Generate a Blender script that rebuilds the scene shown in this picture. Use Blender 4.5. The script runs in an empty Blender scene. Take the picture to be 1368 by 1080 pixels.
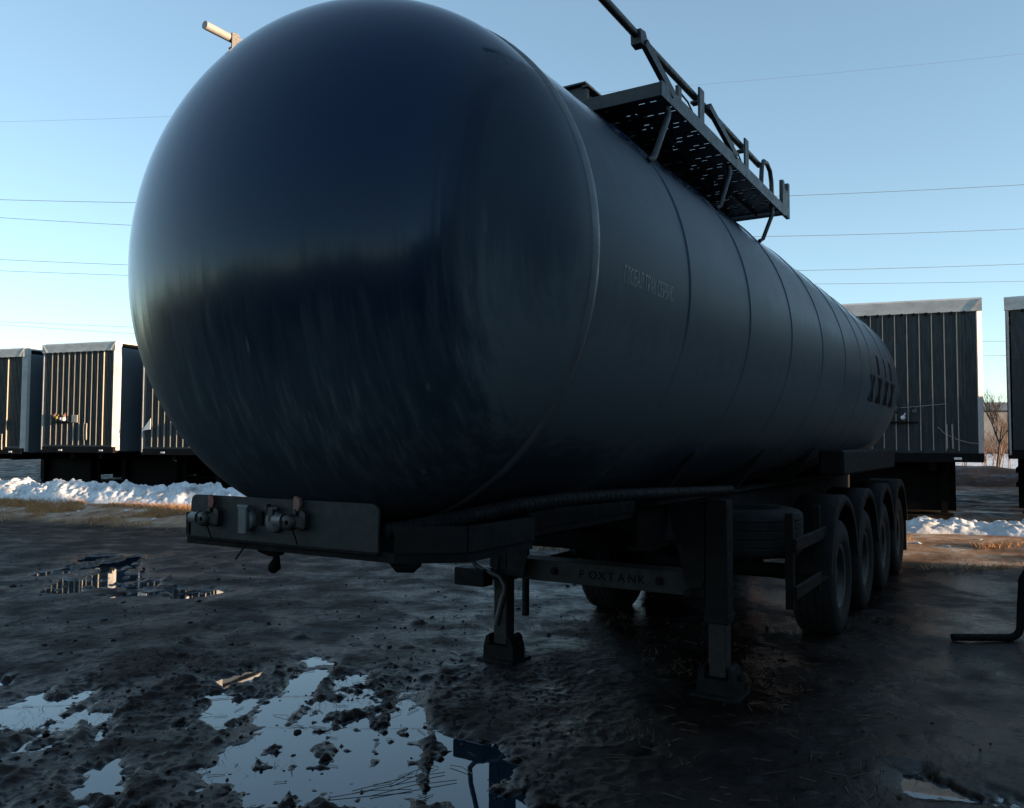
import bpy, bmesh, math, random
import numpy as np
from mathutils import Vector, Matrix

scene = bpy.context.scene
COL = scene.collection
R = math.radians
random.seed(7)

# ------------------------------------------------------------------ camera
cam_data = bpy.data.cameras.new("camera")
cam = bpy.data.objects.new("camera", cam_data)
COL.objects.link(cam)
cam.matrix_world = (Matrix.Translation((0, 0, 1.75)) @ Matrix.Rotation(R(90) + 0.0466, 4, 'X')
                    @ Matrix.Rotation(0.0043, 4, 'Z'))
cam_data.sensor_width = 36.0
cam_data.lens = 36.0 * 1108.66 / 1368.0
cam_data.clip_start = 0.05
cam_data.clip_end = 3000
scene.camera = cam

# ------------------------------------------------------------------ sky and sun
SUN_AZ, SUN_EL = R(113.0), R(5.2)
world = bpy.data.worlds.new("World")
scene.world = world
world.use_nodes = True
wn = world.node_tree
sky = wn.nodes.new("ShaderNodeTexSky")
sky.sky_type = 'NISHITA'
sky.sun_disc = False
sky.sun_elevation = SUN_EL
sky.sun_rotation = SUN_AZ
sky.air_density = 0.68
sky.dust_density = 0.0
sky.ozone_density = 1.15
gam = wn.nodes.new("ShaderNodeGamma")            # the phone's flat rendering of an even evening sky
gam.inputs[1].default_value = 0.76
wn.links.new(sky.outputs[0], gam.inputs[0])
tint = wn.nodes.new("ShaderNodeVectorMath"); tint.operation = 'MULTIPLY'
tint.inputs[1].default_value = (0.92, 1.0, 1.0)
wn.links.new(gam.outputs[0], tint.inputs[0])
wn.links.new(tint.outputs[0], wn.nodes["Background"].inputs[0])
wn.nodes["Background"].inputs[1].default_value = 0.15

sun_data = bpy.data.lights.new("sun", 'SUN')
sun_data.energy = 4.8
sun_data.angle = R(0.5)
sun_data.color = (1.0, 0.72, 0.46)
sun = bpy.data.objects.new("sun", sun_data)
COL.objects.link(sun)
sdir = Vector((math.sin(SUN_AZ) * math.cos(SUN_EL), math.cos(SUN_AZ) * math.cos(SUN_EL), math.sin(SUN_EL)))
sun.rotation_euler = (-sdir).to_track_quat('-Z', 'Y').to_euler()

vs = scene.view_settings
vs.view_transform = 'Standard'
vs.look = 'None'
vs.exposure = 1.70
vs.gamma = 1.0
vs.use_curve_mapping = False

# ------------------------------------------------------------------ helpers: tags, meshes
def tag(o, label=None, cat=None, group=None, kind=None):
    if label: o["label"] = label
    if cat: o["category"] = cat
    if group: o["group"] = group
    if kind: o["kind"] = kind
    return o

def empty(name, loc=(0, 0, 0), rz=0.0):
    o = bpy.data.objects.new(name, None)
    o.empty_display_size = 0.3
    o.location = loc
    o.rotation_euler = (0, 0, rz)
    COL.objects.link(o)
    return o

def copy_tree(o, parent=None):
    c = o.copy()
    COL.objects.link(c)
    c.parent = parent
    for ch in list(o.children):
        copy_tree(ch, c)
    return c

class MB:
    """collects shapes and links them as one mesh object"""
    def __init__(self):
        self.v, self.f, self.s = [], [], []
    def add(self, vs_, fs_, smooth=False):
        b = len(self.v)
        self.v += [tuple(p) for p in vs_]
        for f in fs_:
            self.f.append(tuple(i + b for i in f)); self.s.append(smooth)
        return self
    def box(self, lo, hi, bev=0.0):
        x0, y0, z0 = lo; x1, y1, z1 = hi
        b = min(bev, (x1-x0)/2.2, (y1-y0)/2.2, (z1-z0)/2.2)
        if b <= 0:
            P = [(x0,y0,z0),(x1,y0,z0),(x1,y1,z0),(x0,y1,z0),(x0,y0,z1),(x1,y0,z1),(x1,y1,z1),(x0,y1,z1)]
            F = [(0,3,2,1),(4,5,6,7),(0,1,5,4),(1,2,6,5),(2,3,7,6),(3,0,4,7)]
            return self.add(P, F)
        bm = bmesh.new()
        bmesh.ops.create_cube(bm, size=1)
        for v in bm.verts:
            v.co = Vector(((x0+x1)/2+v.co.x*(x1-x0), (y0+y1)/2+v.co.y*(y1-y0), (z0+z1)/2+v.co.z*(z1-z0)))
        bmesh.ops.bevel(bm, geom=bm.edges[:], offset=b, segments=1, affect='EDGES')
        return self.from_bm(bm)
    def from_bm(self, bm, smooth=False):
        bm.verts.index_update()
        self.add([v.co[:] for v in bm.verts], [[v.index for v in f.verts] for f in bm.faces], smooth)
        bm.free()
        return self
    def bar(self, p0, p1, w, h, up=(0, 0, 1)):
        p0, p1 = Vector(p0), Vector(p1)
        d = (p1-p0).normalized(); up = Vector(up)
        s = d.cross(up)
        if s.length < 1e-4: s = d.cross(Vector((1, 0, 0)))
        s.normalize(); u = s.cross(d).normalized()
        P = []
        for p in (p0, p1):
            for a, b in ((-1,-1),(1,-1),(1,1),(-1,1)):
                P.append(p + s*a*w/2 + u*b*h/2)
        return self.add(P, [(0,1,2,3),(7,6,5,4),(0,4,5,1),(1,5,6,2),(2,6,7,3),(3,7,4,0)])
    def tube(self, pts, r, n=10, caps=True, closed=False):
        pts = [Vector(p) for p in pts]
        rs = r if isinstance(r, (list, tuple)) else [r]*len(pts)
        rings, prev = [], None
        m = len(pts)
        for i, p in enumerate(pts):
            if closed: d = (pts[(i+1) % m]-pts[i-1]).normalized()
            else: d = (pts[min(i+1, m-1)]-pts[max(i-1, 0)]).normalized()
            if prev is None:
                a = d.orthogonal().normalized()
            else:
                a = prev - d*prev.dot(d)
                a = a.normalized() if a.length > 1e-6 else d.orthogonal().normalized()
            prev = a
            b = d.cross(a)
            rings.append([p + (a*math.cos(t)+b*math.sin(t))*rs[i] for t in [2*math.pi*k/n for k in range(n)]])
        V = [q for rg in rings for q in rg]
        F = []
        for i in range(m if closed else m-1):
            j = (i+1) % m
            for k in range(n):
                l = (k+1) % n
                F.append((i*n+k, i*n+l, j*n+l, j*n+k))
        self.add(V, F, True)
        if caps and not closed:
            self.add(rings[0], [tuple(range(n))[::-1]]); self.add(rings[-1], [tuple(range(n))])
        return self
    def lathe(self, prof, axis='y', c=(0, 0, 0), n=48, smooth=True, a0=0.0, a1=2*math.pi):
        """prof: (along, radius); revolve about an axis through c"""
        full = abs(a1-a0-2*math.pi) < 1e-6
        k = n if full else n+1
        V = []
        for (t, r) in prof:
            for i in range(k):
                a = a0+(a1-a0)*i/n
                ca, sa = r*math.cos(a), r*math.sin(a)
                if axis == 'y': q = (c[0]+ca, c[1]+t, c[2]+sa)
                elif axis == 'x': q = (c[0]+t, c[1]+ca, c[2]+sa)
                else: q = (c[0]+ca, c[1]+sa, c[2]+t)
                V.append(q)
        F = []
        for i in range(len(prof)-1):
            for j in range(n):
                l = (j+1) % k
                F.append((i*k+j, i*k+l, (i+1)*k+l, (i+1)*k+j))
        return self.add(V, F, smooth)
    def prism(self, poly, a0, a1, axis='z'):
        """extrude a polygon; axis z: (x,y) polygon, axis y: (x,z), axis x: (y,z)"""
        def P(p, t):
            return (p[0], p[1], t) if axis == 'z' else (p[0], t, p[1]) if axis == 'y' else (t, p[0], p[1])
        n = len(poly)
        V = [P(p, a0) for p in poly]+[P(p, a1) for p in poly]
        F = [tuple(range(n))[::-1], tuple(range(n, 2*n))]
        for i in range(n):
            j = (i+1) % n
            F.append((i, j, n+j, n+i))
        return self.add(V, F)
    def xform(self, M):
        self.v = [tuple(M @ Vector(p)) for p in self.v]
        return self
    def mesh(self, name, mat):
        me = bpy.data.meshes.new(name)
        me.from_pydata(self.v, [], self.f)
        bm = bmesh.new(); bm.from_mesh(me)
        bmesh.ops.recalc_face_normals(bm, faces=bm.faces[:])
        bm.to_mesh(me); bm.free()
        me.polygons.foreach_set("use_smooth", self.s)
        me.materials.append(mat)
        me.update()
        return me
    def build(self, name, mat, parent=None):
        return link(name, self.mesh(name, mat), parent)

def link(name, me, parent=None, loc=None):
    o = bpy.data.objects.new(name, me)
    COL.objects.link(o)
    if parent is not None: o.parent = parent
    if loc is not None: o.location = loc
    return o

def text_mesh(name, body, size, mat, parent, M, spacing=1.0, extrude=0.0015):
    cu = bpy.data.curves.new(name, 'FONT')
    cu.body = body; cu.size = size; cu.align_x = 'LEFT'; cu.extrude = extrude
    cu.space_character = spacing
    t = bpy.data.objects.new(name, cu)
    COL.objects.link(t)
    dg = bpy.context.evaluated_depsgraph_get(); dg.update()
    me = bpy.data.meshes.new_from_object(t.evaluated_get(dg))
    bpy.data.objects.remove(t); bpy.data.curves.remove(cu)
    me.name = name
    me.materials.clear(); me.materials.append(mat)
    o = link(name, me, parent)
    o.matrix_local = M
    return o

# ------------------------------------------------------------------ materials
def newmat(name):
    m = bpy.data.materials.new(name); m.use_nodes = True
    nt = m.node_tree
    return m, nt, nt.nodes["Principled BSDF"]

def N(nt, typ, **kw):
    n = nt.nodes.new(typ)
    for k, v in kw.items():
        if k.startswith('i_'):
            key = k[2:]
            n.inputs[int(key) if key.isdigit() else key.replace('_', ' ')].default_value = v
        else: setattr(n, k, v)
    return n

def ramp(nt, src, stops):
    r = nt.nodes.new("ShaderNodeValToRGB")
    el = r.color_ramp.elements
    while len(el) < len(stops): el.new(0.5)
    for e, (p, c) in zip(el, stops):
        e.position = p
        e.color = c if len(c) == 4 else (*c, 1)
    nt.links.new(src, r.inputs[0])
    return r

def g(v): return (v, v, v)

def coords(nt, scale=(1, 1, 1), out="Object"):
    tc = N(nt, "ShaderNodeTexCoord"); mp = N(nt, "ShaderNodeMapping")
    mp.inputs["Scale"].default_value = scale
    nt.links.new(tc.outputs[out], mp.inputs[0])
    return mp.outputs[0]

def noise(nt, vec, scale, detail=5, rough=0.6, dist=0.0):
    n = N(nt, "ShaderNodeTexNoise")
    n.inputs["Scale"].default_value = scale; n.inputs["Detail"].default_value = detail
    n.inputs["Roughness"].default_value = rough; n.inputs["Distortion"].default_value = dist
    nt.links.new(vec, n.inputs["Vector"])
    return n.outputs["Fac"]

def bump(nt, bsdf, h, strength=0.3, dist=0.01):
    b = N(nt, "ShaderNodeBump")
    b.inputs["Strength"].default_value = strength; b.inputs["Distance"].default_value = dist
    nt.links.new(h, b.inputs["Height"]); nt.links.new(b.outputs[0], bsdf.inputs["Normal"])

def worn(name, c0, c1, rough=(0.35, 0.7), scale=6.0, stretch=(1, 1, 1), bumpy=0.1, metal=0.0, spec=0.5):
    """paint or metal with uneven dirt"""
    m, nt, b = newmat(name)
    v = coords(nt, stretch)
    n1 = noise(nt, v, scale, 6, 0.65, 0.3)
    r = ramp(nt, n1, [(0.3, c0), (0.7, c1)])
    nt.links.new(r.outputs[0], b.inputs["Base Color"])
    rr = ramp(nt, noise(nt, v, scale*2.3, 4), [(0.3, g(rough[0])), (0.7, g(rough[1]))])
    nt.links.new(rr.outputs[0], b.inputs["Roughness"])
    b.inputs["Metallic"].default_value = metal
    b.inputs["Specular IOR Level"].default_value = spec
    if bumpy: bump(nt, b, noise(nt, v, scale*9, 3), bumpy, 0.004)
    return m

M = {}
# tank paint: dark graphite enamel with vertical dust runs
def tank_paint():
    m, nt, b = newmat("tank_enamel")
    st = noise(nt, coords(nt, (8.0, 2.6, 0.2)), 3.0, 7, 0.66, 0.1)       # fine vertical runs
    st2 = noise(nt, coords(nt, (44.0, 10.0, 0.4)), 2.2, 5, 0.65, 0.05)
    big = noise(nt, coords(nt, (1, 1, 1)), 0.9, 4, 0.55)
    mul = N(nt, "ShaderNodeMath", operation='MULTIPLY'); nt.links.new(st, mul.inputs[0]); nt.links.new(big, mul.inputs[1])
    add = N(nt, "ShaderNodeMath", operation='MULTIPLY_ADD'); nt.links.new(st2, add.inputs[0]); add.inputs[1].default_value = 0.2
    nt.links.new(mul.outputs[0], add.inputs[2])
    d = ramp(nt, add.outputs[0], [(0.26, g(0)), (0.37, g(0.3)), (0.50, g(0.75)), (0.58, g(1))])
    scr = N(nt, "ShaderNodeTexVoronoi"); scr.inputs["Scale"].default_value = 1.0; scr.feature = 'F1'
    nt.links.new(coords(nt, (9.0, 6.0, 1.5)), scr.inputs["Vector"])
    chips = ramp(nt, scr.outputs["Distance"], [(0.05, g(1)), (0.10, g(0))])
    scr2 = N(nt, "ShaderNodeTexVoronoi"); scr2.inputs["Scale"].default_value = 1.0
    nt.links.new(coords(nt, (26.0, 20.0, 3.2)), scr2.inputs["Vector"])
    fine = ramp(nt, scr2.outputs["Distance"], [(0.02, g(.45)), (0.06, g(0))])
    mx = N(nt, "ShaderNodeMath", operation='MAXIMUM'); nt.links.new(chips.outputs[0], mx.inputs[0]); nt.links.new(fine.outputs[0], mx.inputs[1])
    # grime on the lower half, paled to lift its shade, and on the right side
    sep = N(nt, "ShaderNodeSeparateXYZ"); nt.links.new(coords(nt), sep.inputs[0])
    low = N(nt, "ShaderNodeMapRange", interpolation_type='SMOOTHSTEP'); low.inputs[1].default_value = 2.85; low.inputs[2].default_value = 1.7
    low.inputs[3].default_value = 0.12; low.inputs[4].default_value = 1.0
    nt.links.new(sep.outputs[2], low.inputs[0])
    jig = N(nt, "ShaderNodeMath", operation='MULTIPLY_ADD'); nt.links.new(st, jig.inputs[0]); jig.inputs[1].default_value = 0.16
    nt.links.new(sep.outputs[0], jig.inputs[2])
    side = N(nt, "ShaderNodeMapRange", interpolation_type='SMOOTHSTEP'); side.inputs[1].default_value = 0.90; side.inputs[2].default_value = 1.13
    nt.links.new(jig.outputs[0], side.inputs[0])
    da = N(nt, "ShaderNodeMath", operation='MULTIPLY_ADD'); nt.links.new(d.outputs[0], da.inputs[0]); da.inputs[1].default_value = 0.55; da.inputs[2].default_value = 0.66
    dm = N(nt, "ShaderNodeMath", operation='MULTIPLY'); nt.links.new(da.outputs[0], dm.inputs[0]); nt.links.new(low.outputs[0], dm.inputs[1])
    ds = N(nt, "ShaderNodeMath", operation='MULTIPLY_ADD'); nt.links.new(side.outputs[0], ds.inputs[0]); ds.inputs[1].default_value = 0.46
    nt.links.new(dm.outputs[0], ds.inputs[2])
    cm = N(nt, "ShaderNodeMath", operation='MULTIPLY'); nt.links.new(mx.outputs[0], cm.inputs[0]); nt.links.new(low.outputs[0], cm.inputs[1])
    cm2 = N(nt, "ShaderNodeMath", operation='MULTIPLY_ADD'); nt.links.new(cm.outputs[0], cm2.inputs[0]); cm2.inputs[1].default_value = 0.42
    nt.links.new(ds.outputs[0], cm2.inputs[2]); cm2.use_clamp = True
    col = ramp(nt, cm2.outputs[0], [(0.0, (0.0045, 0.0145, 0.050)), (0.2, (0.006, 0.0145, 0.036)), (0.45, (0.0070, 0.0130, 0.0255)), (0.60, (0.020, 0.029, 0.041)), (0.75, (0.032, 0.043, 0.055)), (1.0, (0.080, 0.094, 0.104))])
    nt.links.new(col.outputs[0], b.inputs["Base Color"])
    rr = ramp(nt, cm2.outputs[0], [(0.0, g(0.10)), (0.25, g(0.14)), (0.42, g(0.26)), (0.6, g(0.46)), (1.0, g(0.62))])
    nt.links.new(rr.outputs[0], b.inputs["Roughness"])
    b.inputs["Specular Tint"].default_value = (0.66, 0.83, 1.0, 1)
    sl = ramp(nt, cm2.outputs[0], [(0.0, g(0.35)), (0.3, g(0.28)), (0.5, g(0.15)), (1.0, g(0.10))])
    nt.links.new(sl.outputs[0], b.inputs["Specular IOR Level"])
    bump(nt, b, noise(nt, coords(nt), 3.0, 2), 0.02, 0.02)
    return m
M['tank'] = tank_paint()
M['weld'] = worn("weld_bead", (0.06, 0.066, 0.072), (0.10, 0.106, 0.112), (0.3, 0.5), 8)
M['chassis'] = worn("chassis_paint", (0.0025, 0.0025, 0.003), (0.0065, 0.0065, 0.0068), (0.6, 0.9), 7, bumpy=0.25, spec=0.15)
M['mudpaint'] = worn("muddy_paint", (0.004, 0.004, 0.0042), (0.0105, 0.010, 0.0095), (0.6, 0.9), 9, bumpy=0.3, spec=0.15)
M['beam'] = worn("dusty_beam_paint", (0.014, 0.0142, 0.0145), (0.030, 0.0295, 0.0285), (0.7, 0.9), 9, bumpy=0.3, spec=0.3)
M['plate'] = worn("front_plate_paint", (0.006, 0.009, 0.011), (0.014, 0.018, 0.020), (0.45, 0.7), 11, bumpy=0.1, spec=0.3)
M['rail'] = worn("handrail_paint", (0.008, 0.012, 0.017), (0.018, 0.022, 0.028), (0.4, 0.6), 9)
M['rail_sunlit'] = worn("sunlit_handrail_paint", (0.22, 0.21, 0.20), (0.32, 0.305, 0.285), (0.4, 0.6), 9)  # handrail colour lightened to paint sunlight on the left rail
M['rubber'] = worn("tyre_rubber", (0.004, 0.004, 0.004), (0.010, 0.0097, 0.0095), (0.7, 0.95), 12, bumpy=0.3, spec=0.3)
M['steel'] = worn("bare_steel", (0.015, 0.015, 0.015), (0.035, 0.034, 0.033), (0.35, 0.6), 14, metal=0.4)
M['rust'] = worn("rusty_steel", (0.005, 0.0036, 0.003), (0.011, 0.008, 0.007), (0.6, 0.9), 14, bumpy=0.3)
M['alu'] = worn("cast_aluminium", (0.05, 0.057, 0.062), (0.10, 0.108, 0.112), (0.35, 0.6), 20)
M['red'] = worn("red_plastic", (0.09, 0.016, 0.015), (0.14, 0.03, 0.025), (0.4, 0.6), 20)
M['salmon'] = worn("faded_red_plastic", (0.14, 0.06, 0.05), (0.19, 0.088, 0.075), (0.5, 0.7), 20)
M['ghost'] = worn("faded_lettering", (0.06, 0.07, 0.08), (0.11, 0.12, 0.13), (0.35, 0.6), 30)
M['black'] = worn("black_film", (0.0015, 0.0015, 0.002), (0.003, 0.003, 0.0035), (0.75, 0.9), 20, spec=0.08)
M['navy'] = worn("navy_panel", (0.007, 0.0125, 0.020), (0.016, 0.024, 0.033), (0.25, 0.55), 3, (2.5, 1, 0.5), spec=0.4)
M['rib'] = worn("panel_joint_strip", (0.24, 0.225, 0.195), (0.38, 0.345, 0.29), (0.4, 0.7), 8, (1, 1, .4))
M['header'] = worn("dirty_white_header", (0.40, 0.39, 0.375), (0.62, 0.61, 0.59), (0.5, 0.8), 3.5, (1, 1, 2))
M['post'] = worn("white_post_paint", (0.36, 0.355, 0.345), (0.52, 0.51, 0.49), (0.5, 0.75), 5)
M['curtain'] = worn("grey_blue_curtain", (0.05, 0.07, 0.087), (0.08, 0.10, 0.118), (0.5, 0.75), 2, (1, 1, .4), bumpy=0.05)
M['yellow'] = worn("yellow_plastic", (0.5, 0.32, 0.05), (0.6, 0.4, 0.08), (0.4, 0.6), 20)
M['white'] = worn("white_plastic", (0.6, 0.6, 0.6), (0.75, 0.75, 0.75), (0.4, 0.6), 20)
M['wire'] = worn("power_cable", (0.05, 0.055, 0.06), (0.08, 0.085, 0.09), (0.5, 0.7), 2, bumpy=0)
M['pole'] = worn("timber_pole", (0.10, 0.08, 0.06), (0.16, 0.13, 0.10), (0.8, 0.95), 4)
M['bark'] = worn("tree_bark", (0.05, 0.037, 0.03), (0.09, 0.065, 0.05), (0.85, 0.95), 8)
M['twig'] = worn("reddish_twigs", (0.15, 0.085, 0.06), (0.24, 0.14, 0.10), (0.8, 0.95), 8, bumpy=0)
M['shed'] = worn("shed_cladding", (0.12, 0.12, 0.12), (0.2, 0.2, 0.2), (0.6, 0.8), 1, (3, 3, .3))
M['greywall'] = worn("grey_render", (0.20, 0.20, 0.21), (0.28, 0.27, 0.27), (0.8, 0.95), 0.7)
M['conifer'] = worn("dark_needles", (0.015, 0.02, 0.014), (0.035, 0.04, 0.026), (0.8, 0.95), 2, bumpy=0)
M['straw'] = worn("dry_grass", (0.34, 0.17, 0.07), (0.52, 0.30, 0.14), (0.75, 0.95), 3, bumpy=0)
M['debris'] = worn("wet_straw", (0.05, 0.036, 0.022), (0.12, 0.085, 0.05), (0.5, 0.8), 3, bumpy=0)

def snow_mat():
    m, nt, b = newmat("old_snow")
    v = coords(nt)
    n1 = noise(nt, v, 2.3, 8, 0.7, 0.2)
    dirt = ramp(nt, n1, [(0.30, (0.20, 0.17, 0.15)), (0.40, (0.48, 0.47, 0.47)), (0.52, (0.66, 0.67, 0.69)), (0.72, (0.78, 0.80, 0.83))])
    nt.links.new(dirt.outputs[0], b.inputs["Base Color"])
    b.inputs["Roughness"].default_value = 0.7
    b.inputs["Subsurface Weight"].default_value = 0.0
    bump(nt, b, noise(nt, v, 14, 6, 0.7), 0.5, 0.04)
    return m
M['snow'] = snow_mat()

def mud_mat():
    m, nt, b = newmat("wet_mud")
    v = coords(nt)
    att = N(nt, "ShaderNodeAttribute"); att.attribute_name = "wet"
    att2 = N(nt, "ShaderNodeAttribute"); att2.attribute_name = "icy"
    att3 = N(nt, "ShaderNodeAttribute"); att3.attribute_name = "dry_sunlit"
    n1 = noise(nt, v, 0.55, 8, 0.62, 0.4)
    n2 = noise(nt, v, 9, 8, 0.7, 0.2)
    mix = N(nt, "ShaderNodeMath", operation='MULTIPLY_ADD'); nt.links.new(n2, mix.inputs[0]); mix.inputs[1].default_value = 0.6
    nt.links.new(n1, mix.inputs[2])
    col = ramp(nt, mix.outputs[0], [(0.5, (0.0030, 0.0017, 0.0013)), (0.74, (0.0085, 0.0048, 0.0038)), (0.95, (0.030, 0.019, 0.0150))])
    # thin ice and slush left in streaks
    n3 = noise(nt, coords(nt, (0.8, 2.2, 1)), 1.1, 9, 0.72, 0.5)
    ice_f = ramp(nt, n3, [(0.53, g(0)), (0.66, g(1))])
    im = N(nt, "ShaderNodeMath", operation='MULTIPLY'); nt.links.new(ice_f.outputs[0], im.inputs[0]); nt.links.new(att2.outputs["Fac"], im.inputs[1])
    mc = N(nt, "ShaderNodeMix", data_type='RGBA'); nt.links.new(im.outputs[0], mc.inputs[0])
    nt.links.new(col.outputs[0], mc.inputs[6]); mc.inputs[7].default_value = (0.06, 0.06, 0.06, 1)
    # drier earth by the parked row, tinted pale orange to strengthen the sun on it
    n4 = noise(nt, coords(nt, (1, 1.6, 1)), 1.7, 9, 0.75, 0.3)
    dry_sunlit = ramp(nt, n4, [(0.33, (0.12, 0.075, 0.048)), (0.48, (0.30, 0.175, 0.10)), (0.60, (0.45, 0.35, 0.27)), (0.70, (0.70, 0.68, 0.67))])
    md = N(nt, "ShaderNodeMix", data_type='RGBA'); nt.links.new(att3.outputs["Fac"], md.inputs[0])
    nt.links.new(mc.outputs[2], md.inputs[6]); nt.links.new(dry_sunlit.outputs[0], md.inputs[7])
    dk = N(nt, "ShaderNodeMapRange"); dk.inputs[3].default_value = 1.0; dk.inputs[4].default_value = 0.35
    nt.links.new(att.outputs["Fac"], dk.inputs[0])               # soaked mud is darker
    dkm = N(nt, "ShaderNodeMix", data_type='RGBA', blend_type='MULTIPLY'); dkm.inputs[0].default_value = 1.0
    nt.links.new(md.outputs[2], dkm.inputs[6]); nt.links.new(dk.outputs[0], dkm.inputs[7])
    nt.links.new(dkm.outputs[2], b.inputs["Base Color"])
    # gloss: wet films between rougher crumbs
    n5 = noise(nt, v, 1.6, 9, 0.7, 0.3)
    w1 = ramp(nt, n5, [(0.40, g(0.0)), (0.62, g(1.0))])
    wa = N(nt, "ShaderNodeMath", operation='MULTIPLY_ADD'); nt.links.new(w1.outputs[0], wa.inputs[0]); wa.inputs[1].default_value = 0.55
    nt.links.new(att.outputs["Fac"], wa.inputs[2]); wa.use_clamp = True
    rr = ramp(nt, wa.outputs[0], [(0.0, g(0.85)), (0.5, g(0.40)), (1.0, g(0.10))])
    nt.links.new(rr.outputs[0], b.inputs["Roughness"])
    b.inputs["Specular IOR Level"].default_value = 0.2
    hb = N(nt, "ShaderNodeMath", operation='MULTIPLY_ADD'); nt.links.new(noise(nt, v, 38, 8, 0.75), hb.inputs[0]); hb.inputs[1].default_value = 0.5
    nt.links.new(n2, hb.inputs[2])
    bp = N(nt, "ShaderNodeBump"); bp.inputs["Distance"].default_value = 0.024
    bs = N(nt, "ShaderNodeMapRange"); bs.inputs[3].default_value = 0.8; bs.inputs[4].default_value = 0.12
    nt.links.new(att.outputs["Fac"], bs.inputs[0]); nt.links.new(bs.outputs[0], bp.inputs["Strength"])
    nt.links.new(hb.outputs[0], bp.inputs["Height"]); nt.links.new(bp.outputs[0], b.inputs["Normal"])
    return m
M['mud'] = mud_mat()

def water_mat():
    m, nt, b = newmat("puddle_water")
    b.inputs["Base Color"].default_value = (0.006, 0.016, 0.026, 1)
    b.inputs["Roughness"].default_value = 0.015
    b.inputs["IOR"].default_value = 1.75
    bump(nt, b, noise(nt, coords(nt), 5, 3), 0.03, 0.004)
    return m
M['water'] = water_mat()

# ------------------------------------------------------------------ gradient noise for terrain
def pnoise(x, y, seed=0):
    xi = np.floor(x).astype(np.int64); yi = np.floor(y).astype(np.int64)
    xf = x-xi; yf = y-yi
    def gr(ix, iy):
        h = (ix*374761393+iy*668265263+seed*1442695041) & 0xffffffff
        h = ((h ^ (h >> 13))*1274126177) & 0xffffffff
        h = h ^ (h >> 16)
        return (h & 0xffff)/65536.0*2*np.pi
    u = xf*xf*xf*(xf*(xf*6-15)+10); v = yf*yf*yf*(yf*(yf*6-15)+10)
    def dot(ix, iy, dx, dy):
        a = gr(ix, iy); return np.cos(a)*dx+np.sin(a)*dy
    a = dot(xi, yi, xf, yf); b = dot(xi+1, yi, xf-1, yf)
    c = dot(xi, yi+1, xf, yf-1); d = dot(xi+1, yi+1, xf-1, yf-1)
    return (a*(1-u)+b*u)*(1-v)+(c*(1-u)+d*u)*v*1.0

def fbm(x, y, seed=0, octs=4, gain=0.5):
    s = 0; a = 1.0; f = 1.0
    for o in range(octs):
        s = s+a*pnoise(x*f+o*17.3, y*f-o*9.1, seed+o); a *= gain; f *= 2.03
    return s

def sstep(a, b, x):
    t = np.clip((x-a)/(b-a), 0, 1); return t*t*(3-2*t)

# the row of parked trailers: a line through its right front corner
ROW = np.array([8.26, 14.50]); RHEAD = R(20.5)
RD = np.array([math.cos(RHEAD), -math.sin(RHEAD)])           # along the row, to the right
RN = np.array([-math.sin(RHEAD), -math.cos(RHEAD)])          # out of the fronts
def rowdist(x, y): return (x-ROW[0])*RN[0]+(y-ROW[1])*RN[1]
def rise(x, y): return (0.30+0.16*(1-sstep(-16, -6, (x-ROW[0])*RD[0]+(y-ROW[1])*RD[1])))*(1-sstep(1.2, 4.2, rowdist(x, y)))
def row_at(k, d=0.0, z=0.3):
    p = ROW+RD*k+RN*d
    return (p[0], p[1], z)

# puddle outlines on the ground, metres
PUD = {
 'left': [(-3.36,5.55),(-3.4,5.87),(-3.29,5.99),(-3.02,6.14),(-2.79,6.11),(-2.78,5.87),(-2.77,5.55),(-2.5,5.3),(-2.36,5.0),(-2.61,4.81),(-2.82,4.68),(-3.6,4.6),(-4.2,5.0),(-4.3,5.6)],
 'strip': [(-2.33,6.06),(-2.07,6.61),(-1.81,6.51),(-1.82,6.16),(-2.0,5.89),(-2.25,5.93)],
 'rut': [(-1.62,5.2),(-1.66,5.89),(-1.75,6.6),(-1.40,6.6),(-1.36,5.81),(-1.36,5.2)],
 'small': [(-1.34,6.0),(-1.34,6.40),(-1.0,6.58),(-1.02,6.13),(-1.2,5.92)],
 'main': [(-1.62,4.1),(-1.62,4.7),(-1.60,5.2),(-1.39,5.5),(-1.02,5.6),(-0.68,5.9),(-0.5,5.4),(-0.3,5.12),(-0.03,5.02),(0.10,4.6),(0.16,3.6),(-1.5,3.6)],
 'warm': [(-1.80,6.8),(-1.6,7.05),(-1.36,6.7),(-1.6,6.55)],
 'leg': [(-0.6,6.05),(-0.46,6.32),(-0.28,6.24),(-0.40,6.02)],
 'far': [(-5.6,9.6),(-6.9,12.1),(-6.7,13.2),(-5.6,12.8),(-4.7,10.9),(-4.3,10.8),(-3.4,9.8),(-3.9,9.2)],
 'right': [(1.95,4.34),(2.05,4.62),(2.24,4.60),(2.3,4.45),(2.43,4.33),(2.58,4.2),(2.54,4.06),(2.3,4.15),(2.0,4.22)],
 'edge': [(0.1,4.12),(0.43,4.15),(0.45,3.7),(0.05,3.7)],
 'slit': [(0.70,4.76),(0.74,4.86),(0.85,5.06),(0.86,4.9),(0.83,4.74)],
}
def poly_dist(X, Y, poly):
    """signed distance, positive inside"""
    P = np.array(poly); Q = np.roll(P, -1, 0)
    best = np.full(X.shape, 1e9); ins = np.zeros(X.shape, bool)
    for (ax, ay), (bx, by) in zip(P, Q):
        ex, ey = bx-ax, by-ay
        t = np.clip(((X-ax)*ex+(Y-ay)*ey)/(ex*ex+ey*ey), 0, 1)
        best = np.minimum(best, np.hypot(X-ax-t*ex, Y-ay-t*ey))
        c = ((ay > Y) != (by > Y)) & (X < (bx-ax)*(Y-ay)/((by-ay) if by != ay else 1e-9)+ax)
        ins ^= c
    return np.where(ins, best, -best)

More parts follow.
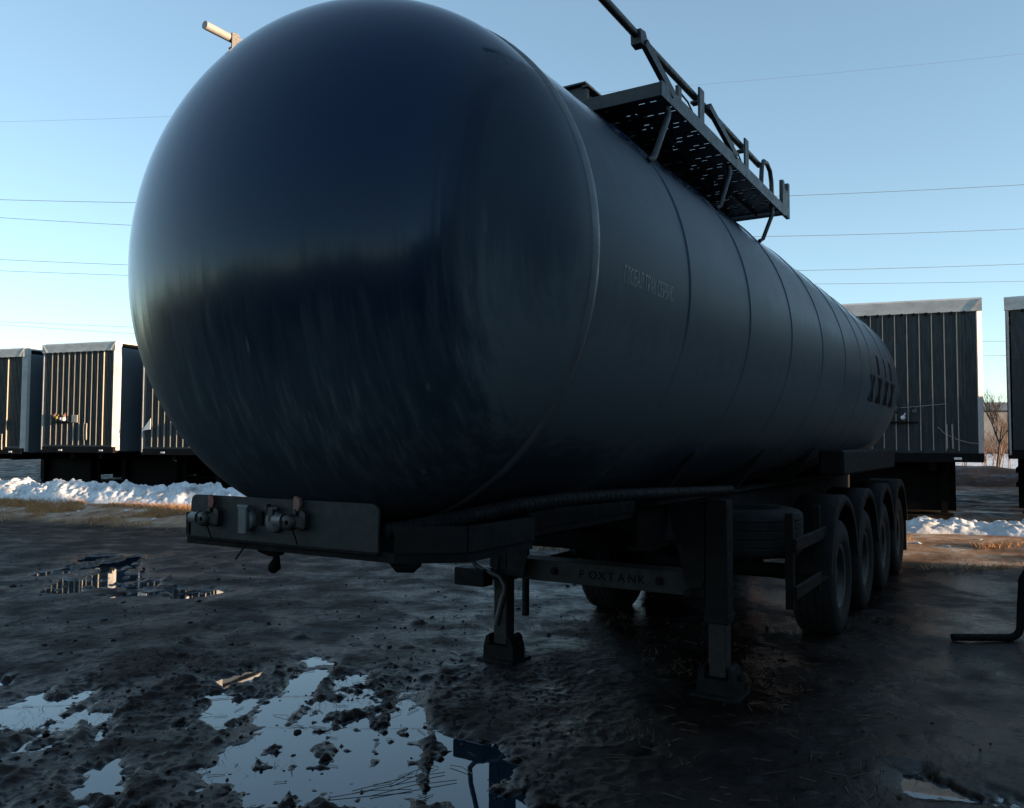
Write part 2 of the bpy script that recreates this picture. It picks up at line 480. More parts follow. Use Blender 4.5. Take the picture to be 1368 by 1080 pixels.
WATER_Z = -0.018
def axis_steps(dense_lo, dense_hi, step, lim_lo, lim_hi, gmax, growth):
    a = list(np.arange(dense_lo, dense_hi, step))
    s = step; x = a[-1]
    while x < lim_hi:
        s = min(s*growth, gmax if x < 24 else 40); x += s; a.append(x)
    s = step; x = a[0]; lo = []
    while x > lim_lo:
        s = min(s*growth*1.05, 40); x -= s; lo.append(x)
    return np.array(lo[::-1]+a)

def build_ground():
    xs = axis_steps(-4.3, 3.0, 0.0165, -500, 500, 40, 1.05)
    xs = np.concatenate([xs[xs < -7.4], np.arange(-7.4, -4.31, .032), xs[xs > -4.305]])
    ys = axis_steps(3.75, 7.2, 0.0125, -500, 600, 0.075, 1.007)
    X, Y = np.meshgrid(xs, ys)
    nx, ny = len(xs), len(ys)
    Z = np.zeros_like(X)
    near = 1-sstep(22, 40, np.hypot(X, Y-6))
    d = rowdist(X, Y)
    Z += 0.022*fbm(X*0.33, Y*0.33, 3, 3)*near
    # churned ground
    churn = sstep(-4.6, -3.2, X)*(1-sstep(0.0, 1.2, X))*(1-sstep(6.2, 7.4, Y))
    churn = churn*(0.65+0.35*sstep(-0.1, 0.25, fbm(X*0.5, Y*0.5, 31, 2)))
    right = sstep(0.4, 1.6, X)
    rough = near*(0.45+0.55*churn)*(1-0.6*right)
    Z += 0.012*fbm(X*1.4, Y*1.1, 11, 3)*near
    Z += 0.007*fbm(X*5.0, Y*3.6, 12, 4, 0.55)*rough
    for q, (sc_, am) in enumerate(((3.1, .006), (6.7, .0055), (13.5, .0045))):
        wx, wy = X+.12*pnoise(X*2, Y*2, 200+q), Y+.12*pnoise(X*2+9, Y*2, 210+q)
        rg = 1-2*np.abs(pnoise(wx*sc_, wy*sc_*.8, 220+q))
        Z += am*(np.clip(rg, 0, 1)**2-.3)*rough*(.4+1.2*sstep(-.15, .3, fbm(X*.7, Y*.7, 230+q, 2)))
    rid = 1-np.abs(pnoise(X*2.6+0.5*pnoise(X*5, Y*5, 7), Y*3.1, 21))*2
    Z += 0.014*np.clip(rid, 0, 1)**3*churn
    rid2 = 1-np.abs(pnoise(X*7.6, Y*6.1, 22))*2
    Z += 0.014*np.clip(rid2, 0, 1)**2*rough*near*.7
    Z += 0.0075*fbm(X*17, Y*14, 23, 4, .65)*rough
    Z += 0.09*fbm(X*.8, Y*.8, 61, 3)*sstep(0.3, -2.0, d)*sstep(-60, -30, d)
    # tyre ruts run away from the viewer
    def rut(xc, w, depth, y0, y1):
        c = xc+0.05*np.sin(Y*1.3+xc*5)
        q = np.abs(X-c)/w
        lim = sstep(y0, y0+0.5, Y)*(1-sstep(y1-0.6, y1, Y))
        lug = 0.25*depth*(np.sin(Y*42+np.sign(X-c)*0.9)*0.5+0.5)
        return (-(depth-lug)*(1-sstep(0.75, 1.05, q))+0.6*depth*np.exp(-((q-1.3)/0.25)**2))*lim
    for (xc, w, dp, a, b_) in ((-1.52, .13, .030, 4.2, 7.0), (-2.7, .14, .02, 3.5, 8.5), (-0.62, .12, .02, 3.5, 7.5)):
        Z += rut(xc, w, dp, a, b_)
    # clods
    rng = np.random.default_rng(5)
    for i in range(900):
        if i < 360: cx, cy = rng.uniform(-3.0, 0.0), rng.uniform(3.8, 6.9)
        elif i < 600: cx, cy = rng.uniform(-4.2, 2.8), rng.uniform(3.9, 9.0)
        else:
            t = rng.uniform(0, 1); cx = [-1.28, -1.85, -1.05, -0.45, -0.95][i % 5]+rng.normal(0, .09); cy = 3.9+t*2.6
        r = rng.uniform(0.014, 0.045)*(1.0+1.0*(rng.uniform() < .10)); h = r*rng.uniform(0.12, 0.36)*(0.45 if cx > .3 else 1)
        a0, a1 = np.searchsorted(xs, [cx-2*r, cx+2*r]); b0, b1 = np.searchsorted(ys, [cy-2*r, cy+2*r])
        if a1 <= a0 or b1 <= b0: continue
        sx, sy = X[b0:b1, a0:a1]-cx, Y[b0:b1, a0:a1]-cy
        ang = rng.uniform(0, 3.14); el = rng.uniform(0.6, 1.0)
        ux = sx*np.cos(ang)+sy*np.sin(ang); uy = (-sx*np.sin(ang)+sy*np.cos(ang))/el
        q = np.hypot(ux, uy)/r
        q = q*(1+0.5*pnoise(sx/r*1.7+i, sy/r*1.7, 40))
        Z[b0:b1, a0:a1] += h*(1-sstep(0.35, 1.15, q))
    # hollows that hold water
    Zw = Z.copy()
    wob = 0.10*fbm(X*2.2, Y*2.0, 50, 4, 0.6)+0.03*fbm(X*11, Y*9, 55, 3)
    best = np.full(X.shape, -9.0)
    for nm, poly in PUD.items():
        P = np.array(poly); lo = P.min(0)-1; hi = P.max(0)+1
        a0, a1 = np.searchsorted(xs, [lo[0], hi[0]]); b0, b1 = np.searchsorted(ys, [lo[1], hi[1]])
        sl = (slice(b0, b1), slice(a0, a1))
        k = 0.35 if nm in ('slit', 'right', 'edge', 'leg', 'warm') else 1.0
        pdist = poly_dist(X[sl], Y[sl], poly)+(.03 if nm == 'right' else 0)
        if nm == 'far': best[sl] = np.maximum(best[sl], np.minimum(pdist, .3)*.9-.05+.42*fbm(X[sl]*1.3, Y[sl]*.75, 58, 4, .6)); continue
        best[sl] = np.maximum(best[sl], pdist+wob[sl]*k)
    patch = (fbm(X*1.7, Y*1.15, 83, 5, .6)-.12)*.55
    patch -= .5*(1-sstep(-4.6, -3.8, X)*(1-sstep(-.7, -.1, X)))+.5*sstep(6.0, 6.7, Y)
    best = np.maximum(best, patch)
    inside = sstep(-0.06, 0.16, best)
    Zd = np.maximum(Z, -0.012)+0.006              # land stays just above the water
    Zi = Z*0.95-0.036+.036*sstep(.02, .36, fbm(X*3.1, Y*1.9, 66, 5, .6))
    Z = Zd*(1-inside)+Zi*inside
    rz = rise(X, Y)
    Zf = Z+rz
    # a low bank of earth far behind the row
    far = sstep(-30, -120, d)
    Zf += 1.2*far
    wet = np.clip(1-(Z-WATER_Z)/0.035, 0, 1)*sstep(-0.5, 0.05, best)
    wet = np.maximum(wet, near*np.clip(.16+.52*right*(1-.5*sstep(1.8, 3.4, X))+.4*fbm(X*1.1, Y*.9, 88, 4), 0, .78)*sstep(-3.5, 1.0, X)*sstep(2.0, 4.0, d))
    icy = np.clip(0.25+0.75*sstep(6.5, 9, Y), 0, 1)*(1-sstep(0.3, 1.0, X)*(1-sstep(6, 8, Y)))*(1-sstep(0, 1, churn)*0.7)
    icy = icy*sstep(-.5, 1.5, d)
    edge = d+0.5*fbm(X*0.4, Y*0.4, 71, 3)
    dry_sunlit = (1-sstep(3.1, 3.7, edge))*sstep(-1.0, 0.8, d)  # strip by the row whose colour carries added sunlight
    me = bpy.data.meshes.new("ground")
    nv = nx*ny
    co = np.stack([X, Y, Zf], -1).reshape(-1, 3).astype(np.float32)
    idx = np.arange(nv).reshape(ny, nx)
    q = np.stack([idx[:-1, :-1], idx[:-1, 1:], idx[1:, 1:], idx[1:, :-1]], -1).reshape(-1, 4)
    me.vertices.add(nv); me.vertices.foreach_set("co", co.ravel())
    me.loops.add(q.size); me.loops.foreach_set("vertex_index", q.ravel().astype(np.int32))
    me.polygons.add(len(q)); me.polygons.foreach_set("loop_start", (np.arange(len(q))*4).astype(np.int32))
    me.polygons.foreach_set("use_smooth", np.ones(len(q), bool))
    me.update(calc_edges=True)
    for nm, arr in (("wet", wet), ("icy", icy), ("dry_sunlit", dry_sunlit)):
        at = me.attributes.new(nm, 'FLOAT', 'POINT'); at.data.foreach_set("value", arr.ravel().astype(np.float32))
    me.materials.append(M['mud'])
    o = link("ground", me)
    tag(o, "churned wet mud of the yard, dark and rutted, with thawed hollows", kind="structure")
    return xs, ys, Zf
GX, GY, GZ = build_ground()
def ground_z(x, y):
    i = min(max(np.searchsorted(GX, x), 1), len(GX)-1); j = min(max(np.searchsorted(GY, y), 1), len(GY)-1)
    return float(GZ[j, i])

def water_sheet(pts_xy, label):
    w = MB(); w.add([(x, y, WATER_Z) for x, y in pts_xy], [tuple(range(len(pts_xy)))])
    tag(w.build("puddle", M['water']), label, kind="structure")
def grown(poly, by):
    P = np.array(poly); c = P.mean(0)
    return [tuple(c+(p-c)*(1+by/np.linalg.norm(p-c))) for p in P]
water_sheet([(-4.6, 3.3), (0.55, 3.3), (0.55, 7.3), (-4.6, 7.3)], "meltwater standing in the ruts and hollows before the tank")
water_sheet(grown(PUD['far'], .6), "shallow broken puddle mirroring the lit trailers at left")
water_sheet(grown(PUD['right'], .16), "thin curved puddle at the lower right")
water_sheet(grown(PUD['slit'], .16), "tiny slit of water in front of the right landing leg")

# ------------------------------------------------------------------ the tank trailer
THETA = 0.5483
TR = empty("tank_trailer", (-0.7383, 3.9184, 0), -THETA)
tag(TR, "huge dark graphite tank semi-trailer standing on its landing legs in the mud", "trailer")
ZC, RT, LT, DF, DB = 2.5705, 1.2197, 9.94, 0.872, 0.55
shell = MB().lathe([(y, RT) for y in np.linspace(0.05, LT, 40)], 'y', (0, 0, ZC), 160).build("tank_shell", M['tank'], TR)
dome = MB().lathe([(0.05, RT)]+[(-DF*math.sin(t), max(RT*math.cos(t), 1e-4)) for t in np.linspace(0, math.pi/2, 60)], 'y', (0, 0, ZC), 160)
dome.build("front_dome", M['tank'], TR)
MB().lathe([(LT+DB*math.sin(t), max(RT*math.cos(t), 1e-4)) for t in np.linspace(0, math.pi/2, 30)], 'y', (0, 0, ZC), 96).build("rear_dome", M['tank'], TR)
for i, y in enumerate((0.075, 1.208, 2.35, 3.491, 4.649, 5.76, 6.725, 7.475, 8.557, 9.6)):
    w = 0.024 if i == 0 else 0.016
    h = 0.011 if i == 0 else 0.007
    prof = [(y-w*1.5, RT-0.002), (y-w*0.9, RT+h*.5), (y-w*0.4, RT+h), (y+w*0.4, RT+h), (y+w*0.9, RT+h*.5), (y+w*1.5, RT-0.002)]
    MB().lathe(prof, 'y', (0, 0, ZC), 128).build("weld_seam", M['weld'] if i == 0 else M['tank'], TR)

# faded lettering on the tank side
def cyl_text(name, body, size, y0, z, mat, spacing, length):
    Mx = Matrix.Identity(4)
    o = text_mesh(name, body, size, mat, TR, Mx, spacing, 0)
    bm = bmesh.new(); bm.from_mesh(o.data)
    bmesh.ops.subdivide_edges(bm, edges=[e for e in bm.edges if e.calc_length() > 0.03], cuts=2)
    xs_ = [v.co.x for v in bm.verts]; x0, x1 = min(xs_), max(xs_)
    for v in bm.verts:
        yy = y0+(v.co.x-x0)/(x1-x0)*length
        a = math.asin((z-ZC)/RT)+v.co.y/RT
        v.co = Vector(((RT+.0022)*math.cos(a), yy, ZC+(RT+.0022)*math.sin(a)))
    bm.to_mesh(o.data); bm.free()
    return o
cyl_text("faded_lettering", "ГЛОБАЛ ТРАК СЕРВИС", 0.105, 0.36, 2.452, M['ghost'], 1.0, 0.60)

# dark film marks near the tail: three bars above three splayed marks
def patch(pts_yz, name):
    V = []
    for (y, z) in pts_yz:
        a = math.asin((z-ZC)/RT); V.append(((RT+.004)*math.cos(a), y, ZC+(RT+.004)*math.sin(a)))
    return V
def mark(name, strokes, w):
    b = MB()
    for (ya, za, yb, zb) in strokes:
        for k in range(5):
            p, q = k/5, (k+1)/5
            z0, z1 = za+(zb-za)*p, za+(zb-za)*q
            y0, y1 = ya+(yb-ya)*p, ya+(yb-ya)*q
            b.add(patch([(y0-w, z0), (y0+w, z0), (y1+w, z1), (y1-w, z1)], ''), [(0, 1, 2, 3)])
    b.build(name, M['black'], TR)
for y in (8.05, 8.62, 9.2): mark("bar_mark", [(y, 2.84, y, 2.60)], .075)
for y in (7.55, 8.15, 8.75, 9.3): mark("star_mark", [(y-.16, 2.56, y+.16, 2.26), (y+.16, 2.56, y-.16, 2.26), (y, 2.57, y, 2.25)], .06)

# coupler plate, front panel and its couplings
plate_poly = [(-.60, -.46), (.62, -.46), (.84, -.29), (.84, .22), (.60, .46), (.60, 1.9), (-.60, 1.9)]
MB().prism(plate_poly, 1.285, 1.325).build("coupler_plate", M['chassis'], TR)
sk = MB()
pp = plate_poly
for i in range(len(pp)):
    a, b = Vector((*pp[i], 1.375)), Vector((*pp[(i+1) % len(pp)], 1.375))
    if i == 0: continue
    sk.bar(a, b, 0.02, 0.10)
sk.build("coupler_side_flange", M['mudpaint'], TR)
# panel with rounded corners
pr = []
for (cx, cz, a0) in ((.52, 1.475, 0), (-.515, 1.475, 90)):
    for k in range(6):
        a = R(a0+90*k/5); pr.append((cx+.035*math.cos(a), cz+.035*math.sin(a)))
pr += [(-.55, 1.325), (-.20, 1.318), (.555, 1.325)]
panel = MB().prism(pr, -.480, -.468, 'y').build("front_panel", M['plate'], TR)
lip = MB(); lip.box((-.55, -.484, 1.312), (.555, -.462, 1.324), .002); lip.build("panel_lip", M['chassis'], TR)

def coupling(x, z, redmat):
    """gladhand air coupling: pipe stub, claw body and a raised coloured flag"""
    S_ = Matrix.Translation((x+.03, -.48, z)) @ Matrix.Scale(.82, 4) @ Matrix.Translation((-x-.03, .48, -z))
    b = MB()
    b.lathe([(-.060, .0), (-.060, .030), (-.004, .030), (0.0, .036), (.006, .036)], 'x', (x-.02, -.525, z), 20)
    b.xform(S_).build("coupling_cup", M['alu'], TR)
    c = MB()
    c.lathe([(-.02, .012), (-.02, .038), (.016, .042), (.03, .03), (.03, .012), (-.02, .012)], 'y', (x+.032, -.535, z-.004), 22)
    c.bar((x+.03, -.53, z), (x+.10, -.50, z-.002), .035, .05)
    c.prism([(x+.075, z-.045), (x+.115, z-.03), (x+.118, z+.04), (x+.095, z+.058), (x+.075, z+.03)], -.515, -.483, 'y')
    c.bar((x+.045, -.505, z+.03), (x+.045, -.505, z+.062), .022, .016)
    c.xform(S_).build("coupling_claw", M['steel'], TR)
    f = MB()
    f.prism([(x+.033, z+.052), (x+.063, z+.052), (x+.078, z+.085), (x+.070, z+.115), (x+.045, z+.125), (x+.032, z+.118)], -.512, -.494, 'y')
    f.xform(S_).build("coupling_flag", redmat, TR)
    p = MB()
    p.bar((x+.05, -.535, z-.03), (x+.055, -.50, z-.115), .006, .006)
    p.xform(S_).build("drain_wire", M['chassis'], TR)
coupling(-.435, 1.412, M['red'])
coupling(.092, 1.424, M['salmon'])
def socket(x, z, flap):
    s = MB()
    s.lathe([(-.505, 0), (-.505, .040), (-.498, .046), (-.480, .046)], 'y', (x, 0, z), 24)
    s.build("cable_socket", M['alu'], TR)
    c = MB()
    if flap:
        c.box((x-.026, -.522, z-.058), (x+.026, -.506, z+.058), .004)
        c.tube([(x-.032, -.512, z+.058), (x+.032, -.512, z+.058)], .010, 8)
    else:
        c.prism([(x-.012, z+.0), (x+.012, z+.0), (x+.014, z+.055), (x-.014, z+.055)], -.516, -.506, 'y')
        c.tube([(x-.035, -.505, z+.055), (x+.035, -.505, z+.058)], .008, 8)
        c.box((x-.040, -.516, z+.048), (x-.022, -.488, z+.074), .003)
    c.build("socket_flap", M['alu'] if flap else M['steel'], TR)
socket(-.165, 1.414, True)
socket(.0, 1.414, False)
MB().box((-.10, -.492, 1.395), (-.075, -.481, 1.455), .003).build("socket_latch", M['chassis'], TR)
# hanging plugs under the plate
h = MB(); h.tube([(-.07, -.42, 1.29), (-.05, -.43, 1.25), (-.06, -.43, 1.215), (-.075, -.43, 1.20)], [.014, .015, .028, .02], 10)
h.tube([(-.16, -.42, 1.285), (-.10, -.42, 1.272), (-.03, -.42, 1.283)], .018, 8)
h.build("hanging_plug", M['black'], TR)
h = MB(); h.tube([(.55, -.40, 1.285), (.60, -.41, 1.262), (.67, -.41, 1.268), (.70, -.40, 1.285)], [.010, .019, .02, .010], 10)
h.build("hanging_valve", M['black'], TR)
h = MB(); h.bar((-.20, -.46, 1.31), (-.27, -.46, 1.235), .006, .006); h.build("loose_wire", M['chassis'], TR)
# corrugated conduit hose lying on the flange
cp = [Vector(p) for p in ((.56, -.44, 1.40), (.66, -.30, 1.42), (.76, -.12, 1.45), (.82, .12, 1.475), (.85, .5, 1.485), (.86, 1.1, 1.475), (.86, 2.2, 1.44), (.80, 3.3, 1.40))]
dense = []
for i in range(len(cp)-1):
    for k in range(40): dense.append(cp[i].lerp(cp[i+1], k/40))
rr = [.036 if (i//2) % 2 else .031 for i in range(len(dense))]
MB().tube(dense, rr, 10).build("conduit_hose", M['chassis'], TR)

# chassis rails, cross members, saddles
for sx in (-1, 1):
    b = MB()
    b.box((sx*.50-.07, 2.2, 1.33), (sx*.50+.07, 10.25, 1.352))
    b.box((sx*.50-.006, 2.2, 1.06), (sx*.50+.006, 10.25, 1.33))
    b.box((sx*.50-.07, 2.2, 1.04), (sx*.50+.07, 10.25, 1.06))
    b.build("chassis_rail", M['chassis'], TR)
for y in (2.9, 4.2, 5.9, 7.4, 8.8, 10.2):
    MB().box((-.49, y-.04, 1.10), (.49, y+.04, 1.28)).build("cross_member", M['chassis'], TR)
for y in (2.32, 4.05, 6.0, 7.9, 9.6):
    a = MB()
    prof = [(-.62, 1.36), (.62, 1.36), (.86, 1.705)]
    prof += [((RT-.01)*math.cos(t), ZC+(RT-.01)*math.sin(t)) for t in np.linspace(R(-45.5), R(-134.5), 22)]
    prof += [(-.86, 1.705)]
    a.prism(prof, y-.035, y+.035, 'y')
    a.build("tank_saddle", M['chassis'], TR)

# landing legs
def landing_leg(s, x):
    y = 2.79
    top = 0.66 if s < 0 else 0.52
    o = MB(); o.box((x-.077, y-.075, top), (x+.077, y+.075, 1.36), .008)
    o.box((x-.085, y-.083, top-.012), (x+.085, y+.083, top+.05), .006)
    leg = o.build("landing_leg", M['mudpaint'], TR)
    i = MB(); i.box((x-.062, y-.06, .14), (x+.062, y+.06, top+.02), .006); i.build("inner_leg", M['rust'], leg)
    f = MB()
    f.prism([(x-.14, .03), (x+.14, .03), (x+.14, .11), (x+.115, .20), (x+.085, .22), (x+.085, .13), (x-.085, .13), (x-.085, .22), (x-.115, .20), (x-.14, .11)], y-.09, y+.09, 'y')
    f.box((x-.17, y-.15, .0), (x+.17, y+.15, .03), .006)
    f.tube([(x-.16, y, .145), (x+.16, y, .145)], .022, 10)
    f.build("foot", M['mudpaint'], leg)
    q = MB()
    if s < 0:
        q.prism([(x+.085, .955), (x+.30, 1.02), (x+.30, 1.30), (x+.22, .72), (x+.085, .72)][:2]+[(x+.235, .70), (x+.085, .70)], y-.10, y-.085, 'y')
        q.prism([(x-.075, .75), (x+.075, .75), (x+.075, 1.33), (x-.075, 1.33)], y-.098, y-.084, 'y')
        q.bar((x-.02, y-.107, .72), (x+.04, y-.107, .99), .03, .012, (0, 1, 0))
    else:
        pl = [(x-.36, 1.32), (x-.09, 1.34), (x-.09, .80)]
        pl += [(x-.16+.07*math.cos(a), .80+.07*math.sin(a)) for a in np.linspace(R(0), R(-180), 8)]
        q.prism(pl, y-.06, y-.01, 'y')
        q.box((x-.20, y-.04, .665), (x-.09, y+.02, .725), .006)
        q.lathe([(-.05, 0), (-.05, .03), (-.03, .035), (.0, .035)], 'y', (x-.20, y-.04, .695), 14)
    q.build("leg_bracket", M['mudpaint'], leg)
    return leg
legL = landing_leg(-1, -.905)
legR = landing_leg(1, .865)
ck = MB()
pts = [(-1.02, 2.66, 1.30), (-1.125, 2.65, .93), (-1.135, 2.65, .81), (-1.08, 2.65, .755), (-.97, 2.65, .72), (-.85, 2.64, .69), (-.80, 2.63, .63), (-.80, 2.62, .55)]
ck.tube(pts, .020, 10)
ck.tube([(-.80, 2.62, .56), (-.83, 2.61, .44), (-.855, 2.60, .32)], .026, 10)
ck.build("crank_handle", M['steel'], TR)
MB().box((-1.27, 2.60, .60), (-.98, 2.74, .74), .008).build("side_bumper", M['chassis'], TR)

# cross beam between the legs, with the stamped name
cb = MB()
cb.box((-.80, 2.80, .665), (.79, 2.812, .825), .002)
cb.box((-.80, 2.812, .815), (.79, 3.02, .827), .002)
cb.box((-.80, 2.812, .665), (.79, 3.0, .675), .002)
cb.build("cross_beam", M['beam'], TR)
for x in (-.45, .42):
    MB().lathe([(-.03, 0), (-.03, .022), (-.012, .022), (-.012, .034), (0, .034)], 'y', (x, 2.80, .75), 6, False).build("beam_bolt", M['chassis'], TR)
for k, ch in enumerate("FOXTANK"):
    text_mesh("stamped_letter", ch, .088, M['black'], TR,
              Matrix.Translation((-.235+k*.0805, 2.7985, .715)) @ Matrix.Rotation(R(90), 4, 'X'), 1.0, .0012)
# tool box and spare wheel behind the beam
MB().box((-1.02, 3.3, .86), (.06, 3.9, 1.12), .015).build("tool_box", M['black'], TR)
def tyre_profile(r, w):
    h = w/2
    P = [(-h*.80, r*.56), (-h*.98, r*.66), (-h, r*.80), (-h*.92, r*.93), (-h*.80, r*.985)]
    for gx in (-.52, -.18, .18, .52):
        P += [(h*(gx-.05), r*.997), (h*(gx-.028), r*.997), (h*(gx-.027), r*.984), (h*(gx+.027), r*.984), (h*(gx+.028), r*.997), (h*(gx+.05), r*.997)]
    P += [(h*.80, r*.985), (h*.92, r*.93), (h, r*.80), (h*.98, r*.66), (h*.80, r*.56)]
    return P
RW, WW = .53, .385
tyre_me = MB().lathe(tyre_profile(RW, WW), 'x', (0, 0, 0), 56).mesh("tyre", M['rubber'])
rim = MB().lathe([(.13, .302), (.16, .298), (.14, .27), (.04, .25), (.02, .17), (.06, .15), (.09, .12), (.12, .10), (.12, .0)], 'x', (0, 0, 0), 40)
for k in range(10):
    a = 2*math.pi*k/10
    rim.lathe([(.03, .014), (.075, .014), (.075, 0)], 'x', (0, .205*math.cos(a), .205*math.sin(a)), 6, False)
rim_me = rim.mesh("rim", M['steel'])
sp = link("spare_wheel", tyre_me, TR, (.64, 3.98, 1.035)); sp.rotation_euler = (0, R(-90), 0)
link("rim", rim_me, sp)

AX = (5.28, 6.70, 8.12, 9.54)
mg = MB()
n = 30
for rad in (0.0,):
    prof = []
V, F = [], []
for k in range(n+1):
    a = R(172-160*k/n)
    for (x, r) in ((-.19, .748), (.175, .748), (.195, .735), (.195, .655), (.185, .655), (-.18, .738)):
        V.append((x, -r*math.cos(math.pi-a), r*math.sin(a)))
for k in range(n):
    for j in range(6):
        l = (j+1) % 6
        F.append((k*6+j, k*6+l, (k+1)*6+l, (k+1)*6+j))
mg.add(V, F, True)
mg.v = [(x, y, z) for x, y, z in mg.v]
mg_me = mg.mesh("mudguard", M['mudpaint'])
for s in (1, -1):
    for y in AX:
        w = link("wheel", tyre_me, TR, (s*1.065, y, RW-.012))
        if s < 0: w.rotation_euler = (0, 0, math.pi)
        link("rim", rim_me, w)
        m_ = link("mudguard", mg_me, TR, (s*1.085, y, RW))
        if s < 0: m_.rotation_euler = (0, 0, math.pi)
for y in AX:
    a = MB(); a.tube([(-.95, y, RW), (.95, y, RW)], .075, 14)
    for s in (-1, 1):
        a.bar((s*.45, y-.55, .98), (s*.45, y+.1, .60), .09, .05)
        a.lathe([(-.14, .0), (-.14, .12), (.10, .13), (.14, .10), (.14, 0)], 'z', (s*.45, y+.35, .82), 16)
        a.box((s*.45-.05, y-.65, .80), (s*.45+.05, y-.45, 1.05), .006)
    a.build("axle", M['mudpaint'], TR)
# underride rails at the sides
for s in (1, -1):
    if s > 0:
        MB().box((1.13, 3.57, .49), (1.19, 3.63, 1.22), .004).build("guard_post", M['mudpaint'], TR)
        MB().box((1.13, 4.55, .49), (1.19, 4.61, 1.22), .004).build("guard_post", M['mudpaint'], TR)
    else:
        MB().tube([(-1.18, 3.6, .19), (-1.18, 3.6, 1.12)], .034, 12).build("guard_post", M['mudpaint'], TR)
        MB().box((-1.2, 4.5, .49), (-1.13, 4.56, 1.22), .004).build("guard_post", M['mudpaint'], TR)
    for z in (.62, .98):
        MB().box((s*1.205-.015, 3.56, z-.05), (s*1.205+.015, 4.86, z+.05), .006).build("guard_rail", M['mudpaint'], TR)
    MB().box((s*.99-.21, 10.36, .22), (s*.99+.26*(s > 0)+.21*(s < 0), 10.385, .70), .004).build("rear_mud_flap", M['rubber'], TR)
    MB().box((s*1.08-.12, 5.72, 1.44), (s*1.08+.12, 9.60, 1.69), .02).build("hose_trough", M['mudpaint'], TR)
MB().box((-1.2, 10.25, .42), (1.2, 10.33, .56), .01).build("rear_bumper", M['chassis'], TR)
for s in (-1, 1):
    MB().box((s*1.0-.2, 10.24, .60), (s*1.0+.2, 10.30, .72), .008).build("tail_lamp", M['red'], TR)

# walkway of slotted planks on top
def plank(x0, x1, y0, y1, z, nsx, phase):
    px = (x1-x0)/nsx; py = .062
    nyc = int((y1-y0)/py)
    b = MB()
    sx, sy = px*.28, .0055
    def quad(a, c, d, e, zz): b.add([(a, d, zz), (c, d, zz), (c, e, zz), (a, e, zz)], [(0, 1, 2, 3)])
    for j in range(nyc):
        cy = y0+(j+.5)*py
        blank = (j % 12) in (5,)
        for i in range(nsx):
            cx = x0+(i+.5)*px
            l, r_, d_, u = cx-px/2, cx+px/2, cy-py/2, cy+py/2
            if blank or (i*5+j*3+phase*2) % 7 in (1, 3, 4, 6):
                for zz in (z, z+.003): quad(l, r_, d_, u, zz)
                continue
            off = (px*.16 if j % 2 else -px*.16)
            a, c = cx+off-sx, cx+off+sx
            for zz in (z, z+.003):
                quad(l, r_, d_, cy-sy, zz); quad(l, r_, cy+sy, u, zz)
                quad(l, a, cy-sy, cy+sy, zz); quad(c, r_, cy-sy, cy+sy, zz)
            b.add([(a, cy+sy, z), (c, cy+sy, z), (c, cy+sy+.004, z-.007), (a, cy+sy+.004, z-.007)], [(0, 1, 2, 3)])
    yend = y0+nyc*py
    b.box((x0, y0, z-.028), (x0+.003, yend, z-.001)); b.box((x1-.003, y0, z-.028), (x1, yend, z-.001))
    return b
WZ = 3.70
for i, x0 in enumerate((.385, .598, .811)):
    plank(x0, x0+.21, 1.34, 4.10, WZ, 3, i).build("walkway_plank", M['rail'], TR)
e = MB()
e.box((1.022, 1.30, WZ-.035), (1.032, 4.12, WZ+.055), .002)
e.build("walkway_edge_channel", M['rail'], TR)
e = MB(); e.box((.37, 1.305, WZ-.03), (1.021, 1.335, WZ+.05), .003); e.build("walkway_end_plate", M['rail'], TR)
e = MB(); e.box((.37, 4.105, WZ-.03), (1.021, 4.12, WZ+.03), .003); e.build("walkway_end_plate", M['rail'], TR)
e = MB(); e.box((.33, 1.36, 3.66), (.375, 4.1, 3.735), .003); e.build("walkway_bearer", M['rail'], TR)
# bent flat braces
for (yt, xb, yb, zb) in ((1.45, 1.01, 1.15, 3.262), (2.62, .945, 2.52, 3.35), (3.78, .90, 3.80, 3.40)):
    MB().tube([(1.00, yt, WZ-.02), (1.005, yt+.02, WZ-.07), (1.01, yt-.01, WZ-.11), (xb+.02, yb+.03, zb+.02), (xb, yb, zb)], .017, 8).build("walkway_brace", M['rail'], TR)
# folded handrail, right side
MB().tube([(.95, .02, 3.965), (.95, 1.2, 3.955), (.95, 3.62, 3.965)], .0225, 14).build("handrail", M['rail'], TR)
arm = MB()
arm.prism([(1.11, 3.975), (1.18, 3.985), (1.21, 3.95), (1.18, 3.895), (1.12, 3.90)], .925, .985, 'x')
arm.build("handrail_hinge", M['rail'], TR)
MB().bar((.985, 1.165, 3.915), (1.025, 1.48, 3.73), .03, .05).build("handrail_arm", M['rail'], TR)
MB().bar((.985, 2.25, 3.95), (1.025, 2.72, 3.75), .03, .045).build("handrail_arm", M['rail'], TR)
for y in (2.08, 3.10):
    b = MB(); b.box((.985, y-.045, WZ+.0), (1.0, y+.045, 4.0), .003); b.box((.93, y-.03, 3.91), (.985, y+.03, 3.925), .002)
    b.build("rail_stop", M['rail'], TR)
for y in (1.62, 2.68):
    b = MB(); b.box((1.0, y-.03, WZ+.05), (1.02, y+.03, WZ+.14), .003)
    b.tube([(1.0, y, WZ+.13), (.99, y+.22, WZ+.13), (.985, y+.42, WZ+.06)], .006, 6)
    b.build("latch_cable", M['rail'], TR)
lp = [(.99, 3.52, 3.78), (.99, 3.55, 3.93), (.99, 3.60, 3.985), (.99, 3.70, 3.995), (.99, 3.80, 3.96), (.99, 3.84, 3.88), (.99, 3.85, 3.76)]
MB().tube(lp, .018, 10).build("grab_loop", M['rail'], TR)
